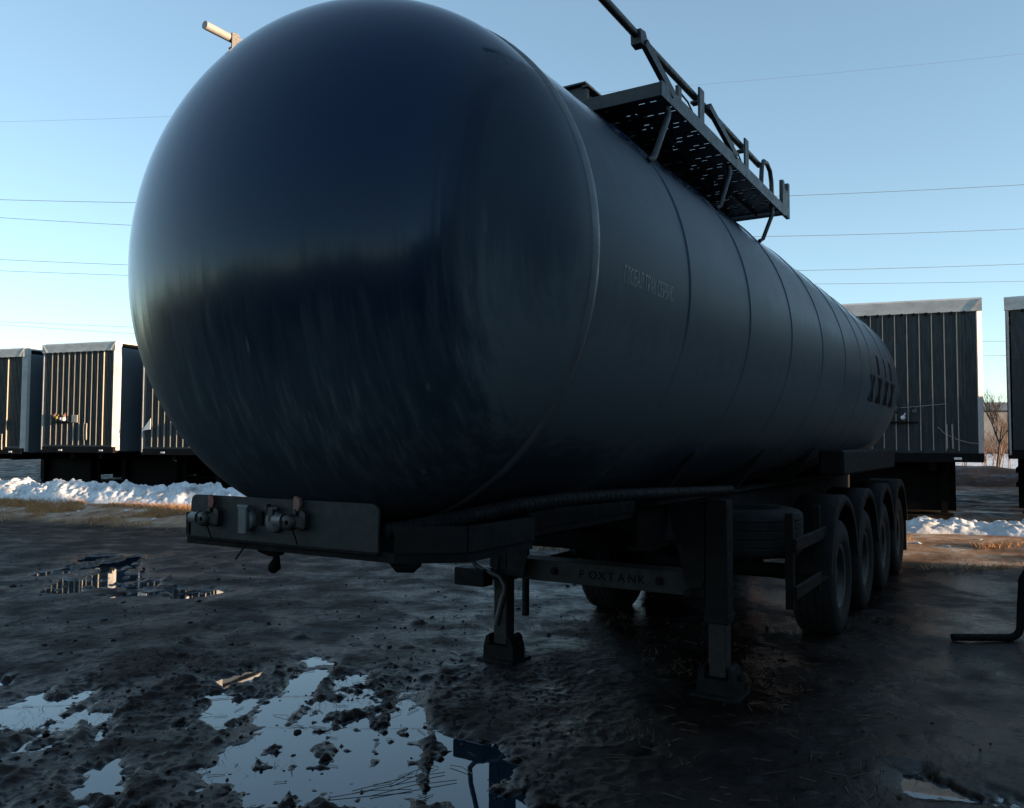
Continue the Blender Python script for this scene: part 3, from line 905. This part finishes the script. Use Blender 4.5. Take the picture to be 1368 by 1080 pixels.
MB().prism([(4.06, 3.68), (4.30, 3.68), (4.30, 3.98), (4.25, 3.98), (4.25, 3.90), (4.12, 3.90), (4.12, 3.96), (4.06, 3.96)], 1.0, 1.03, 'x').build("end_bracket", M['rail'], TR)
# spill box on the tank ridge
sb = MB()
for (a, b_) in (((-.32, 1.60, 3.72), (.40, 1.62, 3.97)), ((-.32, 4.0, 3.72), (.40, 4.02, 3.97)), ((.38, 1.62, 3.60), (.40, 4.0, 3.97)), ((-.32, 1.62, 3.72), (-.30, 4.0, 3.97))):
    sb.box(a, b_, .002)
sb.box((.40, 1.57, 3.95), (.45, 4.05, 3.965), .002); sb.box((-.35, 1.57, 3.975), (.43, 1.70, 3.988), .002)
sb.box((.40, 1.585, 3.70), (.43, 1.62, 3.985), .002)
sb.build("spill_box", M['rail'], TR)
for y in (2.1, 3.2):
    MB().lathe([(3.78, .24), (3.90, .24), (3.90, .27), (3.925, .27), (3.94, .22), (3.94, 0)], 'z', (0, y, 0), 28).build("manhole_cover", M['steel'], TR)
# folded handrail, left side
MB().tube([(-.95, -.155, 3.945), (-.95, 3.45, 3.955)], .0225, 14).build("handrail", M['rail_sunlit'], TR)
b = MB()
b.prism([(.0, 3.965), (.04, 3.972), (.07, 3.94), (.075, 3.89), (.05, 3.85), (.0, 3.87)], -.928, -.920, 'x')
b.prism([(.0, 3.965), (.04, 3.972), (.07, 3.94), (.075, 3.89), (.05, 3.85), (.0, 3.87)], -.928, -.920, 'x')
b.tube([(-.985, .038, 3.905), (-.912, .038, 3.905)], .009, 10)
b.build("handrail_hinge", M['rail_sunlit'], TR)
MB().bar((-.95, .09, 3.87), (-.97, .60, 3.66), .05, .05).build("handrail_arm", M['rail_sunlit'], TR)
MB().box((-1.03, .62, 3.60), (-.40, 4.1, 3.64), .004).build("walkway_plank", M['rail'], TR)

# ------------------------------------------------------------------ parked box trailers
HB, HT = 1.24, 4.05        # floor and roof above their own ground
rib_me = MB().box((-.007, -.042, HB+.10), (.007, 0.0, HT-.24)).mesh("panel_joint", M['rib'])
bolt_me = MB().lathe([(-.02, 0), (-.02, .026), (0, .03)], 'y', (0, 0, 0), 8, False).mesh("header_bolt", M['chassis'])
bw_tyre = MB().lathe(tyre_profile(.52, .38), 'x', (0, 0, 0), 28).mesh("tyre", M['rubber'])
def box_trailer(loc, ribs, gear, head):
    t = empty("box_trailer", loc, -head)
    MB().box((-1.19, 0, HB), (1.19, .06, HT-.03), .004).build("front_wall", M['navy'], t)
    # finer pressed ridges of the wall
    pr = MB()
    for k in range(46):
        x = -1.14+k*.0507
        pr.box((x-.008, -.012, HB+.12), (x+.008, 0, HT-.26))
    pr.build("pressed_ridges", M['navy'], t)["kind"] = "stuff"
    for x in ribs:
        r_ = link("panel_joint", rib_me, t, (x, -.001, 0))
    for s in (-1, 1):
        p = MB()
        if s > 0: p.prism([(1.19, -.02), (1.205, -.02), (1.29, .065), (1.29, .16), (1.19, .16)], HB-.03, HT-.02)
        else: p.prism([(-1.215, -.04), (-1.215, .16), (-1.27, .16), (-1.27, .02), (-1.245, -.04)], HB-.03, HT-.02)
        p.build("corner_post", M['post'], t)
    hd = MB()
    hd.prism([(-.055, HT-.25), (-.055, HT-.04), (.02, HT), (.16, HT), (.16, HT-.05), (0, HT-.25)], -1.28, 1.28, 'x')
    hd.build("front_header", M['header'], t)
    for k in range(11):
        link("header_bolt", bolt_me, t, (-1.0+k*.2, -.04, HT-.265))
    for s in (-1, 1):
        MB().prism([(s*1.13, HT-.235), (s*1.29, HT-.03), (s*1.25, HT-.03), (s*1.09, HT-.235)], -.062, -.055, 'y').build("header_brace", M['header'], t)
    for s in (-1, 1):
        c = MB(); nn = 40
        V, F = [], []
        for k in range(nn+1):
            y = .17+13.3*k/nn
            x = s*(1.262+.012*math.sin(k*2.1))
            V += [(x, y, HB-.06), (x, y, HT-.16)]
            if k: F.append((2*k-2, 2*k-1, 2*k+1, 2*k))
        c.add(V, F, True); c.box((s*1.25-.01, .17, HB-.02), (s*1.25+.01, 13.4, HT-.17))
        c.build("side_curtain", M['curtain'], t)
        MB().box((s*1.235-.03, .165, HT-.155), (s*1.235+.03, 13.5, HT-.06)).build("top_rail", M['black'], t)
    MB().box((-1.27, .17, HT-.055), (1.27, 13.6, HT-.005), .01).build("roof", M['header'], t)
    MB().box((-1.25, 13.5, HB), (1.25, 13.58, HT-.06), .01).build("rear_door", M['header'], t)
    MB().box((-1.27, -.035, HB-.10), (1.27, .05, HB+.06), .006).build("floor_rail", M['chassis'], t)
    MB().box((-1.24, .05, HB-.08), (1.24, 13.5, HB-.005)).build("floor", M['chassis'], t)
    for s in (-1, 1):
        MB().prism([(.3, HB-.09), (13.2, HB-.09), (13.2, .78), (4.2, .78), (3.4, .98), (.3, .98)], s*.5-.05, s*.5+.05, 'x').build("chassis_rail", M['chassis'], t)
        l = MB(); l.box((s*.95-.08, 2.5, .35), (s*.95+.08, 2.66, HB-.09), .008); l.box((s*.95-.06, 2.52, .06), (s*.95+.06, 2.64, .4))
        l.box((s*.95-.16, 2.44, 0), (s*.95+.16, 2.72, .06), .01)
        l.build("landing_leg", M['chassis'], t)
        for y in (8.6, 9.9, 11.2):
            w = link("wheel", bw_tyre, t, (s*1.03, y, .52)); 
        for z in (.55, .85):
            MB().box((s*1.22-.015, 3.3, z-.05), (s*1.22+.015, 7.8, z+.05)).build("guard_rail", M['chassis'], t)
    for s in (-1, 1):
        MB().box((s*1.17-.012, 3.2, .38), (s*1.17+.012, 8.0, 1.12), .004).build("under_shade_sheet", M['chassis'], t)  # dark sheets added to stand in for the shade under the trailer
    MB().box((-1.18, 2.68, .10), (1.18, 2.74, 1.12), .006).build("under_shade_panel", M['chassis'], t)  # dark panel added across the gap as painted shade
    MB().box((-1.0, 3.2, .55), (-.5, 4.4, 1.0), .02).build("pallet_box", M['chassis'], t)
    MB().box((-1.1, 7.9, .3), (1.1, 7.95, .9), .01).build("mud_flap_beam", M['chassis'], t)
    # couplings shelf on the front wall
    x0, z0, kind = gear
    MB().box((x0-.30, -.10, z0-.03), (x0+.30, -.012, z0), .004).build("coupling_shelf", M['chassis'], t)
    if kind:
        parts = [(-.26, .10, M['salmon'], .05), (-.16, .05, M['yellow'], .05), (-.02, .02, M['white'], .045), (.07, .09, M['salmon'], .04), (.06, .01, M['white'], .05)]
    else:
        parts = [(-.20, .02, M['steel'], .05), (.05, .02, M['white'], .040), (.24, .13, M['alu'], .04), (-.05, .14, M['steel'], .04)]
    for (dx, dz, mt, r_) in parts:
        c = MB(); c.lathe([(-.11, 0), (-.11, r_*.8), (-.08, r_), (-.03, r_), (-.02, r_*.7), (-.013, r_*.7)], 'y', (x0+dx, 0, z0+dz+.05), 14)
        c.bar((x0+dx, -.06, z0+dz+.05), (x0+dx+.04, -.07, z0+dz+.13), .03, .02)
        c.build("coupling_plug", mt, t)
    if kind:
        MB().box((x0+.32, -.06, z0-.03), (x0+.52, -.012, z0+.17), .006).build("document_case", M['rib'], t)
    hs = MB()
    for k in range(2):
        xx = x0+.75+k*.09
        hs.tube([(xx, -.04, z0-.05), (xx, -.05, z0-.25), (xx+.005, -.045, z0-.48)], .014, 6)
    hs.build("hanging_hose", M['rib'], t)
    for x in (-.55, .86):
        MB().box((x-.06, -.045, HB-.055), (x+.06, -.036, HB-.015)).build("marker_lamp", M['white'], t)
    return t
RIBS = [-.92+.2*k for k in range(10)]
def place(k_right, d, ribs, gear, label, kz=0.0, head=RHEAD):
    # parked by its right front corner
    cx, cy, z = row_at(k_right, d, 0.30+kz)
    t = box_trailer((cx-1.29*math.cos(head), cy+1.29*math.sin(head), z), ribs, gear, head)
    tag(t, label, "trailer", "box trailers parked in a row across the yard")
    return t
t4 = place(0.0, 0.0, RIBS, (-.06, HB+.62, 0), "navy-fronted box trailer standing directly behind the tank's tail")
wv = MB()
wv.tube([(-1.1+.1*k, -.05, HB+.86-.035*math.sin(math.pi*k/18)+.004*k) for k in range(19)], .006, 5)
wv.tube([(.55, -.05, HB+.52), (.66, -.055, HB+.40), (.85, -.055, HB+.30), (1.05, -.05, HB+.24), (1.2, -.05, HB+.23)], .006, 5)
wv.build("loose_cable", M['rib'], t4)
t5 = place(2.95, .0, RIBS, (-.3, HB+.5, 0), "box trailer cut off by the right edge, only its left post in view", .06, R(32.5))
t2 = place(-19.74, 0.0, RIBS, (-.48, HB+.72, 1), "navy-fronted box trailer with orange and white air couplings, second from left")
t1 = place(-23.0, -.02, [RIBS[1], RIBS[4], RIBS[8]], (-.3, HB+.5, 0), "box trailer cut off by the left edge, greyish side curtain beside a gap", -.06)
t3 = place(-16.45, -0.16, RIBS, (.3, HB+.5, 0), "box trailer half hidden by the tank dome, white paper flap on its post", -.04)
MB().prism([(-1.20, HB+.52), (-.93, HB+.55), (-.93, HB+.83)], -.075, -.065, 'y').build("paper_flap", M['white'], t3)

# ------------------------------------------------------------------ snow banks and snow behind the row
def snow_bank(name, k0, k1, d0, d1, h, seed, label):
    nu, nv = int((k1-k0)/.035), 56
    V = np.zeros((nv, nu, 3)); 
    for_u = np.linspace(k0, k1, nu); for_v = np.linspace(0, 1, nv)
    U, W = np.meshgrid(for_u, for_v)
    dd = d0+(d1-d0)*W+.12*fbm(U*.8, W*2, seed, 3)
    px = ROW[0]+RD[0]*U+RN[0]*dd; py = ROW[1]+RD[1]*U+RN[1]*dd
    env = np.clip(np.sin(np.pi*np.clip(W, 0, 1)), 0, 1)**.7
    endf = sstep(k0, k0+.4, U)*(1-sstep(k1-.4, k1, U))
    crest = h*(.72+.55*fbm(U*.9, U*0+seed, seed+5, 3))
    lump = np.abs(fbm(U*2.3, dd*2.6, seed+9, 4, .6))
    chunk = np.abs(pnoise(U*5.5+pnoise(U*3, dd*3, 4), dd*6.5, seed+2))
    z = env*endf*(crest+h*.5*(lump-.25)+h*.18*(chunk-.2))+endf*.02-.03
    z = z+.010*fbm(U*18, dd*18, seed+3, 3)
    base = rise(px, py)
    co = np.stack([px, py, base+z], -1).reshape(-1, 3)
    idx = np.arange(nu*nv).reshape(nv, nu)
    q = np.stack([idx[:-1, :-1], idx[:-1, 1:], idx[1:, 1:], idx[1:, :-1]], -1).reshape(-1, 4)
    me = bpy.data.meshes.new(name); me.from_pydata(co.tolist(), [], q.tolist())
    me.polygons.foreach_set("use_smooth", np.ones(len(q), bool)); me.materials.append(M['snow']); me.update()
    if me.polygons[0].normal.z < 0: me.flip_normals()
    return tag(link(name, me), label, kind="structure")
snow_bank("snow_bank", -26.5, -2.6, .7, 2.2, .40, 3, "ploughed ridge of old snow in front of the left trailers")
snow_bank("snow_bank", -2.2, 6.5, .25, 1.4, .27, 8, "ploughed lumps of snow in front of the right trailers")
# lumps broken off the banks
bm = bmesh.new()
for i in range(70):
    k = random.choice((random.uniform(-26, -14), random.uniform(-26, -14), random.uniform(-1.8, 4))); d = random.uniform(1.5, 2.8) if k > -5 else random.uniform(2.0, 3.2)
    x, y, z = row_at(k, d); r_ = random.uniform(.02, .06)
    mtx = Matrix.Translation((x, y, rise(np.array(x), np.array(y))+r_*.3)) @ Matrix.Rotation(random.uniform(0, 6), 4, 'Z') @ Matrix.Diagonal((r_*1.4, r_, r_*.5, 1))
    res = bmesh.ops.create_icosphere(bm, subdivisions=1, radius=1, matrix=mtx)
    for v in res['verts']: v.co += Vector((random.uniform(-1, 1), random.uniform(-1, 1), random.uniform(-1, 1)))*r_*.25
tag(MB().from_bm(bm).build("snow_lumps", M['snow']), "scattered lumps of old snow along the banks", kind="stuff")
# snow field far beyond the row
sf = MB()
nu, nv = 60, 30
V, F = [], []
for j in range(nv+1):
    for i in range(nu+1):
        x, y = 14+150*i/nu, 46+80*j/nv
        V.append((x, y, .36+.5*float(sstep(46, 60, np.array(y)))+.25*float(fbm(np.array(x*.12), np.array(y*.12), 5, 3))))
for j in range(nv):
    for i in range(nu):
        a = j*(nu+1)+i; F.append((a, a+1, a+nu+2, a+nu+1))
sf.add(V, F, True)
tag(sf.build("snow_field", M['snow']), "patchy snow lying on the field beyond the trailers", kind="structure")

bb = MB(); V, F = [], []
for i in range(121):
    k = -34+62*i/120
    for j in range(13):
        w = j/12; d_ = -15.5-5*w
        x, y, _ = row_at(k, d_)
        V.append((x, y, .2+math.sin(math.pi*w)**.8*(.75+.5*float(fbm(np.array(k*.35), np.array(w*2.), 77, 3)))+.06*float(fbm(np.array(k*3.), np.array(w*9.), 78, 2))))
for i in range(120):
    for j in range(12):
        a = i*13+j; F.append((a, a+13, a+14, a+1))
bb.add(V, F, True)
tag(bb.build("earth_bank", M['mud']), "low dark bank of bulldozed earth behind the parked trailers", kind="structure")

# ------------------------------------------------------------------ dead grass, straw, twigs
def blades(name, mat, pts, hmin, hmax, wid, lean, label):
    V, F = [], []
    for (x, y, z) in pts:
        a = random.uniform(0, 6.28); h = random.uniform(hmin, hmax); l = random.uniform(*lean)*h
        b = random.uniform(0, 6.28); i = len(V); w = wid*random.uniform(.6, 1.3)
        V += [(x-w*math.cos(a), y-w*math.sin(a), z), (x+w*math.cos(a), y+w*math.sin(a), z), (x+l*math.cos(b), y+l*math.sin(b), z+h)]
        F.append((i, i+1, i+2))
    m = MB(); m.add(V, F)
    me = bpy.data.meshes.new(name); me.from_pydata(m.v, [], m.f); me.materials.append(mat); me.update()
    return tag(link(name, me), label, kind="stuff")
pts = []
while len(pts) < 60000:
    k = random.uniform(-27, 7); d = random.gauss(2.7, .40)
    if d < 1.9 or d > 3.8: continue
    x, y, z = row_at(k, d)
    nn = float(fbm(np.array(x*.7), np.array(y*1.1), 91, 3))
    if nn < (-.05 if k < -4 else .22): continue
    pts.append((x, y, float(rise(np.array(x), np.array(y)))-.01))
blades("dead_grass", M['straw'], pts, .03, .13, .007, (.3, 1.6), "dead orange grass on the sunlit strip before the snow")
pts = []
while len(pts) < 13000:
    x = random.uniform(-9, 4.5); y = random.uniform(4.0, 13)
    if float(fbm(np.array(x*.8), np.array(y*.8), 93, 2)) < .12: continue
    pts.append((x, y, ground_z(x, y)-.002))
blades("grass_stubble", M['debris'], pts, .015, .055, .0022, (.5, 2.4), "sparse dead grass stubble poking from the mud")
# straws lying flat
m = MB()
for i in range(420):
    x = random.uniform(-3.2, 2.8); y = random.uniform(4.05, 7.5)
    z = max(ground_z(x, y), WATER_Z)+.004
    a = random.uniform(0, 6.28); l = random.uniform(.03, .13)
    x2, y2 = x+l*math.cos(a), y+l*math.sin(a)
    m.bar((x, y, z), (x2, y2, max(ground_z(x2, y2), WATER_Z)+.006), .003, .002)
tag(m.build("loose_straw", M['debris']), "loose straws and twig bits strewn over mud and puddles", kind="stuff")
m = MB()
for (a, b_) in (((-.80, 4.28), (-.35, 4.52)), ((-.70, 4.22), (-.28, 4.42)), ((-.62, 4.36), (-.42, 4.62)), ((-.9, 4.2), (-.5, 4.3)), ((-.2, 4.5), (-.33, 4.62))):
    m.tube([(a[0], a[1], WATER_Z+.006), ((a[0]+b_[0])/2, (a[1]+b_[1])/2+.02, WATER_Z+.014), (b_[0], b_[1], WATER_Z+.008)], .0022, 5)
tag(m.build("dead_reeds", M['debris']), "bundle of dead reed stalks lying in the largest puddle", "reeds")
# crumbs of mud
bm = bmesh.new()
for i in range(1500):
    if i >= 1100: x, y = random.uniform(-8, 2.5), random.uniform(6.8, 13)
    elif i % 3: x, y = random.uniform(-3.2, .4), random.uniform(3.95, 6.8)
    else: x, y = random.uniform(-4, 2.9), random.uniform(4.0, 8.5)
    r_ = random.uniform(.003, .012)*(1 if random.random() > .06 else 2.0)*(1.5 if i >= 1100 else 1)
    if ground_z(x, y) < WATER_Z and random.random() < .8: continue
    z = max(ground_z(x, y), WATER_Z-.002)
    res = bmesh.ops.create_icosphere(bm, subdivisions=1, radius=1, matrix=Matrix.Translation((x, y, z+r_*.25)) @ Matrix.Rotation(random.uniform(0, 6), 4, 'Z') @ Matrix.Diagonal((r_*random.uniform(1, 1.8), r_, r_*.75, 1)))
    for v in res['verts']: v.co += Vector((random.uniform(-1, 1), random.uniform(-1, 1), random.uniform(-1, 1)))*r_*.3
cr = MB().from_bm(bm).build("mud_crumbs", M['mud'])
tag(cr, "small crumbs and clods of mud scattered around the puddles", kind="stuff")

# ------------------------------------------------------------------ bent pipe at the right
pb = MB()
pp_ = [(3.93, 7.48, .036)]+[(4.44, 7.48, .036)]
for k in range(1, 8):
    a = R(90*k/7); pp_.append((4.44+.10*math.sin(a), 7.48, .036+.10*(1-math.cos(a))))
pp_ += [(4.548, 7.48, .30), (4.56, 7.47, .55), (4.62, 7.46, .66), (4.78, 7.45, .70), (5.3, 7.45, .70), (5.40, 7.45, .64), (5.43, 7.45, .5), (5.44, 7.45, .02)]
pb.tube(pp_, .032, 14)
tag(pb.build("bent_pipe", M['chassis']), "dark bent steel pipe resting on the wet ground at the right edge", "pipe")

# ------------------------------------------------------------------ power lines
def wire(pix, Y, r_, label):
    """pix: height in metres at three stations x along the plane y=Y"""
    (xa, za), (xm, zm), (xb, zb) = pix
    cf = np.polyfit([xa, xm, xb], [za, zm, zb], 2)
    P = [(x, Y, float(np.polyval(cf, x))) for x in np.linspace(-62, 62, 60)]
    m_ = MB(); m_.tube(P, r_, 5, False)
    tag(m_.build("power_line", M['wire']), label, "power line", "power lines crossing the sky behind the tank")
    return P
def px(u, v, Y):       # metres on the plane y = Y as surveyed from the photograph
    q = (v-540)-0.0043*(u-684); h = (u-684)+0.0043*(v-540)
    t = Y/(1.0+q/1108.66*.0466)
    return (h/1108.66*t, 1.75+t*(-q/1108.66+.0466))
WIRES = [((0, 163), (225, 156), (1368, 72), 70, .008, "faint uppermost thin wire high above the tank"),
         ((0, 267), (180, 271), (1368, 247), 72, .020, "upper thick wire passing just behind the walkway's end bracket"),
         ((0, 291), (172, 301), (1368, 306), 74, .019, "wire under the thick upper one, meeting the tank by its last brace"),
         ((0, 347), (168, 354), (1368, 353), 76, .019, "upper wire of the close pair above the right box trailers"),
         ((0, 362), (168, 368), (1368, 376), 78, .017, "lower wire of the close pair above the right box trailers"),
         ((0, 430), (174, 437), (1368, 456), 80, .017, "upper of the two lowest wires, over the left trailers' roofs"),
         ((0, 434), (176, 446), (1368, 475), 82, .017, "lowest wire, just over the left trailers' roofs")]
ends = []
for (a, b_, c, Y, r_, lab) in WIRES:
    P = wire([px(*a, Y), px(*b_, Y), px(*c, Y)], Y, r_, lab)
    ends.append((P[0], P[-1]))
for s, nm in ((0, "tall timber pole far left carrying the power lines"), (1, "tall timber pole far right carrying the power lines")):
    x = -62 if s == 0 else 62
    pl = MB(); pl.tube([(x, 76.5, 0), (x, 76.5, 34)], [.28, .18], 12); 
    pr_ = pl.build("power_pole", M['pole']); tag(pr_, nm, "pole", "power line poles")
    for e_ in ends:
        q = e_[s]
        c = MB(); c.bar((x, 69, q[2]-.12), (x, 83, q[2]-.12), .1, .1); c.build("cross_arm", M['pole'], pr_); 

# ------------------------------------------------------------------ trees, shrubs and building beyond the row
def bare_tree(name, loc, height, seed, label, cat, spread=.35, levels=5, r0=None, mat='bark', stems=1):
    rnd = random.Random(seed)
    root = empty(name, loc)
    tr, cr_ = MB(), MB()
    def grow(p, d, L, r_, lev):
        pts = [p]; q = p.copy(); dd = d.copy()
        for k in range(3):
            dd = (dd+Vector((rnd.uniform(-1, 1), rnd.uniform(-1, 1), rnd.uniform(-.2, .6)))*.14).normalized()
            q = q+dd*L/3; pts.append(q.copy())
        (tr if lev <= 1 else cr_).tube(pts, [r_*(1-.12*k) for k in range(4)], 6 if lev < 2 else 3, False)
        if lev >= levels: return
        for c in range(rnd.randint(2, 4)):
            t = rnd.uniform(.45, 1.0); b = pts[min(3, int(t*3))]
            nd = (dd+Vector((rnd.uniform(-1, 1), rnd.uniform(-1, 1), rnd.uniform(-.1, .7)))*(spread*1.9)).normalized()
            grow(b, nd, L*rnd.uniform(.58, .8), r_*rnd.uniform(.5, .68), lev+1)
    for s in range(stems):
        d0 = Vector((rnd.uniform(-.3, .3), rnd.uniform(-.3, .3), 1)).normalized() if stems > 1 else Vector((.03, 0, 1))
        grow(Vector((rnd.uniform(-.1, .1)*stems, rnd.uniform(-.1, .1)*stems, 0)), d0, height*.36, (r0 or height*.009), 0)
    tr.build("trunk", M[mat], root); cr_.build("crown", M[mat], root)
    return tag(root, label, cat)
bare_tree("bare_tree", (12.9, 36, .2), 9.2, 3, "bare leafless tree whose crown shows over the right trailer's roof", "tree", .33, 5)
bare_tree("bare_tree", (23.3, 40, .2), 6.6, 12, "slender bare tree in the gap between the right trailers", "tree", .28, 5)
bare_tree("bare_tree", (24.1, 41, .2), 4.6, 21, "low bare tree leaning beside the slender one in the gap", "tree", .35, 5, mat='twig')
for i, (x, y, h_) in enumerate(((25.4, 44, 3.2), (26.6, 46, 3.6), (24.6, 45, 2.6), (27.8, 47, 3.3))):
    bare_tree("shrub", (x, y, .4), h_, 40+i, ["reddish leafless shrub left of centre in the trailer gap", "tallest reddish leafless shrub in the trailer gap",
              "lowest reddish leafless shrub in the trailer gap", "reddish leafless shrub at the right of the trailer gap"][i], "shrub", .45, 4, .02, 'twig', 4)
bd = empty("grey_building", (56, 96, .8), R(-12))
tag(bd, "long grey building far off, seen through the gap between trailers", "building")
MB().box((-24, 0, 0), (24, 10, 4.9)).build("wall", M['greywall'], bd)
MB().prism([(-.4, 4.9), (10.4, 4.9), (5, 6.1)], -24.4, 24.4, 'x').build("roof", M['shed'], bd)
win = MB().box((-.6, -.03, 1.6), (.6, .02, 3.0)).mesh("window", M['black'])
for k in range(10): link("window", win, bd, (-20+k*4.4, 0, 0))
# low wood far away, behind the field and all around the yard's back side
bm = bmesh.new()
rw = random.Random(4)
for i in range(300):
    a = R(rw.uniform(128, 318)); d_ = rw.uniform(85, 120)
    x, y = d_*math.sin(a), d_*math.cos(a); h_ = rw.uniform(4.5, 6.5)*(1+.35*math.sin(a*9)+.25*math.sin(a*23+1))
    for k in range(4):
        zz = h_*(.12+.2*k)
        bmesh.ops.create_cone(bm, cap_ends=False, segments=7, radius1=h_*(.30-.055*k)*rw.uniform(.8, 1.2), radius2=.05, depth=h_*.36,
                              matrix=Matrix.Translation((x+rw.uniform(-.3, .3), y+rw.uniform(-.3, .3), zz+h_*.16)))
tag(MB().from_bm(bm).build("distant_wood", M['conifer']), "dark far-off wood behind the yard, mirrored along the dome", kind="stuff")
bm = bmesh.new()
for i in range(130):
    x = rw.uniform(-90, 150); y = rw.uniform(130, 150); h_ = rw.uniform(2.0, 3.6)
    for k in range(3):
        bmesh.ops.create_icosphere(bm, subdivisions=1, radius=1, matrix=Matrix.Translation((x+rw.uniform(-2, 2), y, 1.2+h_*.4*rw.random())) @ Matrix.Diagonal((rw.uniform(1, 2.4), 1.2, h_*.6, 1)))
tag(MB().from_bm(bm).build("far_thicket", M['twig']), "low brown thicket closing the field far behind", kind="stuff")

# ------------------------------------------------------------------ unseen sun blockers added right of the frame to shade the yard
sd2 = np.array([math.sin(SUN_AZ), math.cos(SUN_AZ)]); pd = np.array([-sd2[1], sd2[0]])     # toward the sun, and square to it
pc = sd2*11.0+pd*(-6.0)
sh = empty("shade_block", (pc[0], pc[1], 0), math.atan2(pd[1], pd[0]))  # block added to keep the low sun off the tank and foreground
tag(sh, "long grey block added out of view to shade the yard", "shed")
BLOCK_TOP = 4.03+8.9*math.tan(SUN_EL)
MB().box((-19.0, -3, -.2), (19.24, 3, BLOCK_TOP-.12)).build("wall", M['shed'], sh)
MB().box((-19.0, -3.0, BLOCK_TOP-.12), (19.24, 3.0, BLOCK_TOP)).build("roof", M['shed'], sh)
pn = MB().box((-.04, 3.0, -.2), (.04, 3.03, BLOCK_TOP-.14)).mesh("cladding_batten", M['shed'])
for k in range(38): link("cladding_batten", pn, sh, (-18.5+k, 0, 0))
# unseen low trailer shape added forward of the row to shade the parked fronts
lt = empty("low_shade_block", row_at(7.9, 2.9, .3), -RHEAD)
tag(lt, "low trailer shape added out of view to shade the parked fronts", "trailer")
MB().box((-1.25, 0, 1.25), (1.25, 12, 2.55), .05).build("body", M['curtain'], lt)
MB().prism([(-1.25, 2.55), (1.25, 2.55), (1.1, 2.93), (-1.1, 2.93)], 0.02, 11.98, 'y').build("tarpaulin", M['curtain'], lt)
for s in (-1, 1):
    MB().box((s*.5-.06, .2, 1.08), (s*.5+.06, 11.8, 1.25)).build("chassis_rail", M['chassis'], lt)
    MB().box((s*.9-.08, 2.2, 0), (s*.9+.08, 2.36, 1.25)).build("landing_leg", M['chassis'], lt)
    for y in (7.6, 8.9, 10.2): link("wheel", bw_tyre, lt, (s*1.03, y, .52))
